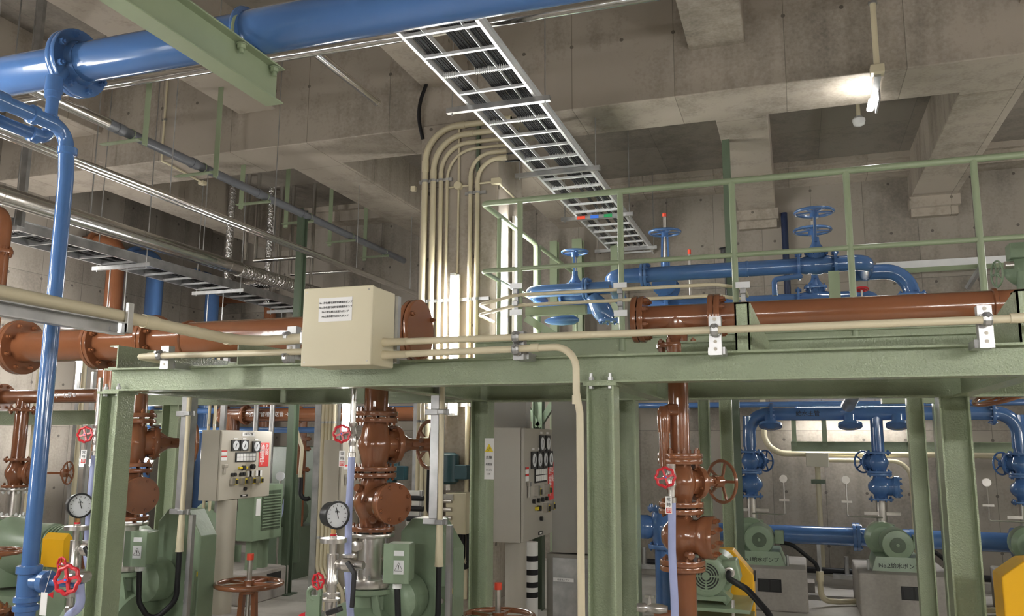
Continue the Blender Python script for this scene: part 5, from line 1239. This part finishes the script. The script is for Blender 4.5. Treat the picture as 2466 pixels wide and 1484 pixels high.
obj('mount', MB().bx((q.x - .04, q.y, q.z - .1), (q.x + .04, 6.79, q.z + .1)), TEAL, t)
q2 = q + V((-.62, .1, -.02))
t2 = copy_tree(t); t2.location = q2; t2['label'] = 'dark teal motor unit behind the brown handwheel left of the column'; WL[t2.name] = V(q2)
obj('mount_post', MB().bar((q2.x, q2.y, 0), (q2.x, q2.y, q2.z - .12), .05, .05, (1, 0, 0)), GALV, t2)
q = P(995, 1235, Y=5.4)
t = T('cable_rack', 'small steel rack of black cable ends right of the brown check valve cover', 'rack', q)
obj('rack_plate', MB().box(q, (.1, .02, .3)), STEEL, t)
for i in range(4): obj('cable_end', MB().cyl((q.x - .03, q.y - .03, q.z + .1 - i * .07), (q.x + .09, q.y - .03, q.z + .1 - i * .07), .018, n=8), BLACK, t)
obj('rack_post', MB().bar((q.x + .04, q.y + .02, 0), (q.x + .04, q.y + .02, q.z + .15), .04, .04, (1, 0, 0)), GALV, t)
# ------------------------------------------------------------------ conduit bundles rising from the floor
for k, (pxs, Y, zt, st, lbl) in enumerate((((775, 784, 793, 801), 6.6, 2.5, (760, 806), 'beside the hidden beige cabinet'), ((498, 512), 7.7, 2.5, (528,), 'behind the beige control panel'), ((1006, 1016), 6.3, 2.0, (1000,), 'left of the column behind the strut'))):
    for i, px in enumerate(pxs):
        x = P(px, 1100, Y=Y).x
        pts = [(x, Y, zt), (x, Y, .5), (x + .12 + .02 * i, Y - .05, .32), (x + .12 + .02 * i, Y - .05, 0)] if k == 0 else [(x, Y, zt), (x, Y, 0)]
        t = T('cream_conduit', ORD[i] + ' cream conduit from the left in the bundle ' + lbl, 'conduit', (x, Y, 0), 'cream conduit bundle ' + lbl)
        obj('pipe_section', MB().tube(pts, .0165, 10, .12), CREAM, t)
        for z in (.75, 1.75): obj('pipe_clip', MB().rev((x, Y, z), (0, 0, 1), [(0, .019), (.02, .019)], 8), GALV, t)
    for j, px in enumerate(st):
        x = P(px, 1100, Y=Y).x
        one('strut_upright', MB().bar((x, Y + .03, 0), (x, Y + .03, zt), .06 if j == 0 else .03, .04, (0, 1, 0)), GALV, ['galvanised strut upright left of', 'narrow galvanised strut right of'][j] + ' the conduit bundle ' + lbl, 'strut')
for i, px in enumerate((620, 658)):
    x = P(px, 950, Y=8.2).x; one('pipe_stanchion', MB().cyl((x, 8.2, 0), (x, 8.2, 2.6), .03), GALV, ['left', 'right'][i] + ' pale steel tube of the pair above the beige control panel', 'post')
# ------------------------------------------------------------------ machinery seen beyond, middle left
Y = 8.3
a, b = P(545, 1000, Y=Y), P(1000, 1008, Y=Y)
t = T('brown_level_pipe', 'brown level pipe with white lettering above the beige control panel', 'pipe', (a.x, Y, a.z))
obj('pipe_section', MB().cyl((a.x - .1, Y, a.z), (b.x, Y, a.z), .078, n=24), BROWN, t)
for px in (540, 592): flange(t, (P(px, 1000, Y=Y).x, Y, a.z), (1, 0, 0), .115, .04, BROWN, 8)
obj('tee_branch', MB().cyl((P(562, 1000, Y=Y).x, Y, a.z), (P(562, 1000, Y=Y).x, Y, a.z - .2), .08), BROWN, t)
flange(t, (P(720, 1000, Y=Y).x, Y, a.z), (1, 0, 0), .1, .03, BROWN)
txt('汚泥貯留槽移送管 →', .062, (P(655, 1000, Y=Y).x, Y - .0795, a.z), FRONT, LABEL, t)
one('blue_level_pipe', MB().cyl((-8.2, 9.2, 1.98), (-3.4, 9.2, 1.98), .04), BLUE, 'dark blue level pipe behind the lettered brown pipe at left', 'pipe')
one('blue_level_pipe', MB().cyl((-8.2, 8.6, 1.72), (-5.2, 8.6, 1.72), .035), BLUE, 'thin blue level pipe seen between the left green posts', 'pipe')
# louvred green blower enclosure
XB = -5.2; ya = P(612, 1230, X=XB).y; yb = P(680, 1230, X=XB).y
zt, zb_ = P(640, 1168, X=XB).z, P(640, 1300, X=XB).z
t = T('louvred_enclosure', 'sage green machine cover with a perforated louvre below the beige panel', 'machine cover', (XB, ya, 0))
obj('cover', MB().bx((XB - .2, ya, zb_), (XB, yb, zt)), GREEND, t, bev=.01)
lv = obj('louvre', MB().bx((XB - .001, ya + .25 * (yb - ya), zb_ + .1), (XB + .006, yb - .08 * (yb - ya), zt - .06)), DGREEN, t)
for i in range(12):
    z = zb_ + .12 + i * (zt - zb_ - .2) / 12; obj('louvre_slat', MB().bx((XB + .004, ya + .27 * (yb - ya), z), (XB + .014, yb - .1 * (yb - ya), z + .012)), GREEND, lv)
obj('small_label', MB().bx((XB, ya + .05 * (yb - ya), zb_ + .25), (XB + .005, ya + .2 * (yb - ya), zb_ + .42)), LABEL, t)
obj('frame_leg', MB().bx((XB - .15, ya + .1, .3), (XB - .08, ya + .2, zb_)).bx((XB - .15, yb - .2, .3), (XB - .08, yb - .1, zb_)), GREEND, t)
t2 = T('concrete_plinth', 'low concrete plinth with a dark opening under the louvred green machine', 'plinth', (XB, ya, 0))
obj('plinth_block', MB().bx((XB - .8, ya - .15, 0), (XB + .05, yb + .1, .3)), PLINTH, t2, bev=.015)
obj('opening', MB().bx((XB + .049, ya + .2, .12), (XB + .053, ya + .45, .26)), INK, t2)
t = T('green_blower', 'round sage green blower body left of the louvred machine', 'blower', (-6, 7.2, 0))
q = P(520, 1270, Y=7.9)
obj('blower_body', MB().rev(q, (1, .2, 0), [(-.2, .1), (-.16, .26), (0, .3), (.14, .26), (.18, .1)], 26), GREEND, t)
obj('blower_foot', MB().bx((q.x - .2, 7.7, 0), (q.x + .2, 8.1, q.z - .2)), GREEND, t)
# dark pump group beyond
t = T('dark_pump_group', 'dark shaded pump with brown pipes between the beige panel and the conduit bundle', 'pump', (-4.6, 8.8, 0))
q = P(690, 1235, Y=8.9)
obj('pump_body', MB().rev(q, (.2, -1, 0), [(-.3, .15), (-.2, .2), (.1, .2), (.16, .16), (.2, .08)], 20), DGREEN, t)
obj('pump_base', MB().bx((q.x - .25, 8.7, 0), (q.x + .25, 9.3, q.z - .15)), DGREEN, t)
x = P(722, 1100, Y=8.9).x
obj('brown_riser', MB().cyl((x, 8.9, .5), (x, 8.9, 1.9), .075), BROWN, t)
m = MB()
for z in (1.25, 1.5, 1.62): fl(m, (x, 8.9, z), (0, 0, 1), .13, .03)
obj('riser_flange', m, BROWN, t)
x = P(735, 1200, Y=8.7).x; obj('green_riser', MB().cyl((x - .1, 8.7, .2), (x - .1, 8.7, 1.2), .05), DGREEN, t)
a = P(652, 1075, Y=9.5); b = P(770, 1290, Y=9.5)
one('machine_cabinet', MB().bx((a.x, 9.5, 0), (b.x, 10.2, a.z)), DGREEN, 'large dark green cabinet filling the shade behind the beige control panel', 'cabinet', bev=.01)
for i, (p0, p1, p2, mm, r, lb, cat) in enumerate(((P(712, 1030, Y=8.4), P(728, 1080, Y=8.4), P(722, 1150, Y=8.4), CREAM, .022, 'bent cream conduit dropping right of the dark green cabinet', 'conduit'),
                                             (P(725, 1150, Y=8.38), P(723, 1215, Y=8.38), P(745, 1200, Y=8.38), BLACK, .025, 'black cable loop under the bent cream conduit', 'cable'),
                                             (P(708, 1090, Y=8.2), P(700, 1150, Y=8.2), P(672, 1260, Y=8.2), HOSE, .014, 'slim bluish hose slanting down in front of the dark cabinet', 'hose'))):
    one(['cream_conduit', 'black_cable', 'slim_hose'][i], MB().tube([p0, p1, p2], r, 10, .1), mm, lb, cat)
q = P(676, 1147, Y=8.1)
t = T('pressure_gauge', 'tiny pale pressure gauge on a stem right of the beige control panel', 'gauge', q)
obj('dial', MB().rev(q, (.3, -1, 0), [(0, .05), (.02, .05)], 20), DIAL, t); obj('stem', MB().cyl(V((q.x, q.y, 0)), q - V((0, 0, .04)), .012), STEEL, t)
# ------------------------------------------------------------------ far left pump group
Y = 5.6
t = T('green_rack', 'dark sage steel rack with level beam and posts at far left', 'steel frame', (-6, Y, 0))
zb3 = P(100, 1007, Y=Y).z
obj('beam', MB().ext((-8.4, Y, zb3), (-4.9, Y, zb3), Hs(.12, .1)), GREEN, t)
for px in (157, 205): obj('post', MB().ext((P(px, 1150, Y=Y).x, Y, 0), (P(px, 1150, Y=Y).x, Y, zb3 - .06), Hs(.11, .11)), DGREEN, t)
Y = 5.2; q = P(48, 1050, Y=Y); x = q.x
t = T('brown_riser_pipe', 'brown riser with flanges at the far left beside the blue downpipe', 'pipe', (x, Y, 1.2), G_R)
zf = [P(48, y, Y=Y).z for y in (988, 1108, 1170, 1250)]
obj('pipe_section', MB().cyl((x, Y, zf[1]), (x, Y, zf[0] + .1), .052, n=20), BROWN, t)
flange(t, (x, Y, zf[0]), (0, 0, 1), .105, .025, BROWN, 8)
hz = P(100, 955, Y=Y).z
one('brown_level_pipe', MB().cyl((x - 2.0, Y, hz), (P(238, 960, Y=Y).x, Y, hz), .055, n=24), BROWN, 'brown level pipe with arrow and white lettering behind the blue downpipe', 'pipe')
tt = bpy.context.scene.objects['brown_level_pipe.001']
txt('←', .07, (P(152, 956, Y=Y).x, Y - .056, hz), FRONT, LABEL, tt, 'arrow_mark'); txt('し尿 B', .045, (P(180, 960, Y=Y).x, Y - .056, hz), FRONT, LABEL, tt)
flange(tt, (P(8, 945, Y=Y).x, Y, hz), (1, 0, 0), .11, .03, BROWN, 8)
gate_valve('gate_valve', 'brown gate valve at the far left whose spoked handwheel shows right of the blue downpipe', (x, Y, (zf[1] + zf[2]) / 2), (0, 0, 1), (1, .35, 0), zf[1] - zf[2] + .03, .052, .085, .1, BROWN, 'brown gate valves on the risers', wheelR=.088, stem=.34, capshow=False)
t = T('spool_pipe', 'stainless spool pipe with bright bolts at the far left', 'pipe', (x, Y, zf[3]), 'stainless spool pipes')
obj('pipe_section', MB().cyl((x, Y, zf[3]), (x, Y, zf[2]), .055), STEEL, t)
for z in (zf[2] - .03, zf[3] + .015): flange(t, (x, Y, z), (0, 0, 1), .1, .02, STEEL, 8, bmat=ALU)
t = T('green_pump', 'ribbed sage green pump at the far left edge behind the blue downpipe', 'pump', (x, Y, 0), 'green pumps under the brown risers')
obj('pump_casing', MB().rev((x, Y, zf[3]), (0, 0, -1), [(0, .12), (.03, .12), (.05, .15), (.2, .24), (.3, .26), (.5, .2)], 24).rev((x + .05, Y, .75), (1, 0, 0), [(0, .26), (.2, .2), (.4, .2), (.42, .1)], 24), GREEND, t)
obj('pump_base', MB().bx((x - .3, Y - .3, 0), (x + .7, Y + .3, .45)), GREEND, t)
m = MB()
for i in range(9): m.rev((x + .3 + i * .035, Y, .8), (1, 0, 0), [(0, .14), (.012, .14)], 20)
obj('cooling_fins', m, GREEND, t)
a, b = P(103, 1298, Y=4.6), P(148, 1368, Y=4.6)
t = T('yellow_coupling_guard', 'yellow coupling guard right of the blue downpipe at left', 'guard', (a.x, 4.6, 0))
obj('guard_shell', MB().bx((a.x, 4.6, b.z), (b.x, 4.68, a.z)).add([(a.x, 4.6, a.z), (b.x, 4.6, a.z), (b.x, 4.64, a.z + .04), (a.x, 4.64, a.z + .04), (a.x, 4.68, a.z), (b.x, 4.68, a.z)], [(0, 1, 2, 3), (3, 2, 5, 4), (0, 3, 4), (1, 5, 2), (0, 4, 5, 1)]), YEL, t)
obj('guard_foot', MB().bx((a.x, 4.65, 0), (b.x, 4.75, b.z)), GREEND, t)
t = T('green_motor', 'ribbed sage green motor behind the yellow coupling guard at left', 'motor', (b.x, 4.8, 0))
m = MB().rev((b.x - .02, 4.95, (a.z + b.z) / 2 + .02), (1, .1, 0), [(0, .13), (.02, .15), (.34, .15), (.36, .11)], 26)
for i in range(10): m.rev((b.x + .03 + i * .028, 4.953 + i * .003, (a.z + b.z) / 2 + .02), (1, .1, 0), [(0, .158), (.008, .158)], 26)
obj('motor_body', m, GREEND, t)
obj('motor_foot', MB().bx((b.x, 4.8, 0), (b.x + .35, 5.1, (a.z + b.z) / 2 - .1)), GREEND, t)
for i, (px, Y) in enumerate(((75, 5.9), (185, 6.3))):
    p = P(px, 1100, Y=Y); one('cream_conduit', MB().cyl((p.x, Y, 0), (p.x, Y, 2.6), .022), CREAM, ['cream upright conduit just left of the blue downpipe below the rack', 'cream upright conduit between the dark rack posts'][i], 'conduit')
# galvanised channel posts behind
for i, (px, Y, w) in enumerate(((462, 4.6, .05), (185, 6.9, .04), (218, 6.9, .03))):
    p = P(px, 1000, Y=Y)
    if i: one('strut_upright', MB().bar((p.x, Y, 0), (p.x, Y, 2.3), w, .04, (0, 1, 0)), GALV, ['', 'pale strut post left of the small lit tube at far left', 'pale strut post right of the small lit tube at far left'][i], 'strut')
# ------------------------------------------------------------------ blue pumps along the back wall at right
BY2 = 9.45
xs3 = [P(1805, 1060, Y=BY2).x, P(2113, 1060, Y=BY2).x, P(2455, 1060, Y=BY2).x]
zh = P(2000, 997, Y=BY2).z
t = T('blue_header_pipe', 'upper blue header pipe with down-turned ends along the back wall at right', 'pipe', (xs3[1], BY2, zh))
rp = .07
obj('pipe_section', MB().tube([(xs3[0], BY2, zh - .35), (xs3[0], BY2, zh), (xs3[2], BY2, zh), (xs3[2], BY2, zh - .35)], rp, 24, .2, 10), BLUE, t)
for px in (1858, 2390): flange(t, (P(px, 997, Y=BY2).x, BY2, zh), (1, 0, 0), .12, .03, BLUE, 8)
for px in (1855, 2045, 2160):
    x = P(px, 1000, Y=BY2).x
    b = obj('branch_flange', MB().rev((x, BY2 - .04, zh - .02), (0, -.35, -1), [(0, .06), (.09, .06), (.095, .12), (.12, .12), (.125, .07), (.14, .03)], 20), BLUE, t)
txt('給水主管', .06, (P(1945, 997, Y=BY2).x, BY2 - rp - .002, zh), FRONT, INK, t)
zlo = P(2000, 1291, Y=9.95).z
t = T('blue_header_pipe', 'thick low blue header pipe along the back wall behind the small pumps', 'pipe', (xs3[1], 9.95, zlo))
obj('pipe_section', MB().cyl((P(1700, 1290, Y=9.95).x, 9.95, zlo), (P(2440, 1300, Y=9.95).x, 9.95, zlo), .098, n=28), BLUE, t)
for px in (2062, 2445):
    x = P(px, 1290, Y=9.95).x
    for dx in (-.02, .02): flange(t, (x + dx, 9.95, zlo), (1, 0, 0), .15, .035, BLUE, 8 if dx > 0 else 0)
for px in (1890, 2190): obj('weld_band', MB().rev((P(px, 1290, Y=9.95).x, 9.95, zlo), (1, 0, 0), [(0, .102), (.02, .102)], 24), BLUE, t)
for px in (1970, 2330): obj('pipe_support', MB().bar((P(px, 1290, Y=9.95).x, 9.95, 0), (P(px, 1290, Y=9.95).x, 9.95, zlo - .09), .04, .04, (1, 0, 0)), GALV, t)


def blue_pump(x, i):
    w = ['left of the three by the back wall', 'middle of the three by the back wall', 'right of the three by the back wall'][i]
    z = [P(2113, y, Y=BY2).z for y in (1088, 1140, 1205, 1262)]
    sd = [(-1, -.1, 0), (1, -.1, 0), (1, -.1, 0)][i]
    t = T('blue_riser_pipe', 'blue riser pipe of the small pump, ' + w, 'pipe', (x, BY2, z[0]), 'blue risers by the back wall')
    obj('pipe_section', MB().cyl((x, BY2, z[0]), (x, BY2, zh - .02), .062, n=20), BLUE, t)
    gate_valve('gate_valve', 'blue gate valve on the small pump riser, ' + w, (x, BY2, (z[0] + z[1]) / 2), (0, 0, 1), (-.6 if i else .7, .8, 0), z[0] - z[1], .062, .095, .12, BLUE, 'blue gate valves by the back wall', wheelR=.11, stem=.09, capshow=False)
    check_valve('check_valve', 'blue check valve with round cover, ' + w, (x, BY2, (z[1] + z[2]) / 2), (0, 0, 1), sd, z[1] - z[2], .062, .12, .12, BLUE, 'blue check valves by the back wall', rc=.11, Lc=.17)
    t = T('spool_pipe', 'short stainless spool on the small pump, ' + w, 'pipe', (x, BY2, z[3]), 'stainless spools by the back wall')
    obj('pipe_section', MB().cyl((x, BY2, z[3] - .02), (x, BY2, z[2]), .055), STEEL, t)
    obj('tie_rod', MB().bar((x - .17, BY2 - .03, z[2] - .13), (x + .17, BY2 - .03, z[2] - .13), .02, .03), STEEL, t)
    k = -1 if i else 1
    g = T('small_gauge', 'thin steel stem with round gauge, ' + w, 'gauge', (x + k * .35, BY2, z[2]), 'gauge stems by the back wall')
    obj('stem', MB().tube([(x, BY2 - .06, z[3] + .07), (x + k * .33, BY2 - .06, z[3] + .07), (x + k * .33, BY2 - .06, z[2] + .16)], .008, 8, .02), STEEL, g)
    obj('gauge_head', MB().rev((x + k * .33, BY2 - .06, z[2] + .2), (0, -1, 0), [(-.02, .04), (.02, .04)], 14), STEEL, g)
    obj('cock', MB().box((x + k * .33, BY2 - .06, z[2] - .02), (.1, .02, .02)), STEEL, g)
    t = T('small_green_pump', 'small dark green pump with round motor end, ' + w, 'pump', (x, BY2 - .2, .4), 'small green pumps by the back wall')
    obj('pump_casing', MB().rev((x, BY2, z[3]), (0, 0, -1), [(0, .11), (.03, .11), (.04, .07), (.1, .09)], 18).rev((x - .02, BY2 - .1, .66), (0, -1, 0), [(-.15, .1), (-.1, .165), (.06, .165), (.1, .12)], 24), GREEND, t)
    mc = V((x + .08, BY2 - .5, .64))
    mo = obj('motor_body', MB().rev(mc, (0, 1, 0), [(0, .08), (.01, .135), (.03, .145), (.32, .145), (.34, .1)], 28), GREEND, t)
    obj('fan_cover', MB().rev(mc - V((0, .004, 0)), (0, 1, 0), [(0, .02), (0.001, .07), (.01, .075)], 24), DGREEN, mo)
    obj('fan_hub', MB().rev(mc - V((0, .008, 0)), (0, 1, 0), [(0, .012), (.006, .016)], 12), GREEND, mo)
    obj('terminal_box', MB().box(mc + V((.19, .16, .02)), (.09, .12, .13)), GREEND, t, bev=.01)
    bs = obj('pump_base', MB().add([(x - .16, BY2 - .52, .4), (x + .32, BY2 - .52, .4), (x + .27, BY2 - .5, .53), (x - .12, BY2 - .5, .53), (x - .16, BY2 + .05, .4), (x + .32, BY2 + .05, .4), (x + .27, BY2 + .05, .53), (x - .12, BY2 + .05, .53)], [(0, 1, 2, 3), (5, 4, 7, 6), (0, 4, 5, 1), (1, 5, 6, 2), (2, 6, 7, 3), (3, 7, 4, 0)]), GREEND, t)
    txt('No.%d給水ポンプ' % (i + 1), .052, (x + .08, BY2 - .516, .45), FRONT, INK, bs)
    for dx in (-.19, .34): obj('anchor_bolt', MB().cyl((x + dx, BY2 - .48, .39), (x + dx, BY2 - .48, .5), .014, n=8), GALV, t)
    p = T('concrete_plinth', 'square concrete plinth under the small pump, ' + w, 'plinth', (x, BY2, 0), 'concrete plinths by the back wall')
    x0 = x - .30
    obj('plinth_block', MB().bx((x0, BY2 - .72, 0), (x0 + .82, BY2 + .3, .4)), PLINTH, p, bev=.02)
    obj('socket_recess', MB().bx((x0 + .36, BY2 - .724, .18), (x0 + .58, BY2 - .719, .3)), INK, p)
    obj('socket_cover', MB().bx((x0 + .38, BY2 - .727, .19), (x0 + .46, BY2 - .722, .29)).bx((x0 + .48, BY2 - .727, .19), (x0 + .56, BY2 - .722, .29)), BLACKP, p)
    one('motor_cable', MB().tube([mc + V((.2, .16, -.04)), mc + V((.3, .1, -.03)), (x + .62, BY2 - .3, .4), (x + .64, BY2 - .3, .15)], .02, 10, .12), BLACK, 'black cable bending off the small pump, ' + w, 'cable', 'motor cables by the back wall')
    t = T('floor_conduit', 'cream floor conduit stub with white coupling, ' + w, 'conduit', (x + .64, BY2 - .3, 0), 'floor conduits by the back wall')
    obj('pipe_section', MB().tube([(x + .64, BY2 - .3, .32), (x + .64, BY2 - .3, .06), (x + .8, BY2 - .2, .04), (x + 1.0, BY2 - .1, .04)], .028, 12, .1), CREAM, t)
    obj('pipe_coupling', MB().rev((x + .64, BY2 - .3, .24), (0, 0, 1), [(0, .036), (.1, .036)], 12), CREAM, t)


for i, x in enumerate(xs3): blue_pump(x, i)
# green rack in front of the back wall
Y = 10.1
a = P(1905, 1075, Y=Y); b = P(2420, 1075, Y=Y)
t = T('green_rack', 'dark sage steel rack beam and posts along the back wall behind the small pumps', 'steel frame', (a.x, Y, 0))
obj('beam', MB().ext((a.x, Y, a.z), (b.x + .4, Y, a.z), Hs(.11, .1)), GREEN, t)
for px in (1920, 2320): obj('post', MB().ext((P(px, 1250, Y=Y).x, Y, 0), (P(px, 1250, Y=Y).x, Y, a.z - .05), Hs(.13, .12)), GREEN, t)
for px in (1912, 1985, 2190): obj('stub_post', MB().bar((P(px, 1040, Y=Y).x, Y, a.z), (P(px, 1040, Y=Y).x, Y, zh + .0), .05, .05, (1, 0, 0)), GREENS, t)
obj('foot_block', MB().bx((P(1920, 1400, Y=Y).x - .18, Y - .15, 0), (P(1920, 1400, Y=Y).x + .18, Y + .15, .1)), PLINTH, t)
one('blue_wall_pipe', MB().cyl((P(1535, 975, Y=10.6).x, 10.6, P(1700, 976, Y=10.6).z), (3.9, 10.6, P(1700, 976, Y=10.6).z), .035), BLUE, 'thin blue pipe running level along the top of the lower back wall', 'pipe')
p = P(1836, 960, Y=10.65); q = P(2440, 1097, Y=10.65); zc = P(1940, 1093, Y=10.65).z
one('cream_conduit', MB().tube([(p.x, 10.65, 2.25), (p.x, 10.65, zc), (4.0, 10.65, zc)], .035, 14, .25, 10), CREAM, 'thick cream conduit that drops and bends level along the back wall', 'conduit')
a, b = P(1940, 1090, Y=10.6), P(1996, 1125, Y=10.6)
t = T('wall_box', 'pale grey square box on the back wall between two blue risers', 'junction box', a)
obj('box_body', MB().bx((a.x, 10.5, b.z), (b.x, 10.66, a.z)), PANEL, t, bev=.006)
x = (a.x + b.x) / 2; obj('drop_conduit', MB().cyl((x, 10.62, .08), (x, 10.62, b.z), .03), CREAM, t)
m = MB()
for z in (b.z - .17,): m.box((x, 10.6, z), (.16, .05, .05))
obj('conduit_clamp', m, DGREEN, t)
z = P(2050, 1105, Y=10.6).z; x2 = P(2198, 1200, Y=10.6).x
one('cream_conduit', MB().tube([(b.x, 10.6, z - .02), (x2, 10.6, z - .02), (x2, 10.6, .1)], .025, 12, .2, 8), CREAM, 'thinner cream conduit leaving the pale wall box and turning down', 'conduit')
one('black_floor_pipe', MB().cyl((P(1560, 1375, Y=10.45).x, 10.45, .17), (4.0, 10.45, .17), .035), BLACK, 'black pipe running along the foot of the back wall', 'pipe')
for i, px in enumerate((1552, 2040)):
    x = P(px, 1380, Y=10.4).x; one('pipe_shoe', MB().box((x, 10.4, .125), (.3, .14, .05)).cyl((x, 10.4, .12), (x, 10.4, .34), .025), GALV, ['grey pipe shoe at the foot of the back wall left of the brown riser', 'grey pipe shoe at the foot of the back wall near the middle small pump'][i], 'pipe support')
# things under the platform near the back lamp
a, b = P(2075, 935, Y=8.6), P(2045, 1000, Y=9.2)
one('grey_pipe', MB().cyl((a.x, 8.4, ZD - .15), (b.x, 9.3, zh + .08), .07), GALV, 'grey pipe slanting down under the platform beside the lit back wall tube', 'pipe')
a, b = P(2155, 945, Y=7.6), P(2250, 990, Y=7.6)
t = T('blue_valve_body', 'dark blue valve body hanging under the platform right of the lit back wall tube', 'valve', (a.x, 7.7, 1.9))
obj('valve_body', MB().rev(((a.x + b.x) / 2 + .03, 7.7, ZD - .1), (0, 0, -1), [(0, .12), (.18, .12), (.2, .17), (.24, .17), (.28, .1), (.36, .06)], 22), BLUE, t)
obj('bracket', MB().bx((a.x - .1, 7.6, 1.93), (b.x + .1, 7.75, 2.0)), GREEN, t)
a = P(2410, 955, Y=5.0)
t = T('wheel_valve', 'dark brown handwheel and pipe under the green frame at the right edge', 'valve', a)
obj('pipe_section', MB().cyl(a + V((0, 0, .05)), a + V((.8, .1, .08)), .05), BROWN, t); wheel(t, a, (.3, .2, -1), .13, BROWN, .012, 5)
obj('hanger_rod', MB().cyl(a + V((.4, .05, .06)), (a.x + .4, 5.05, 2.4), .008), GALV, t)
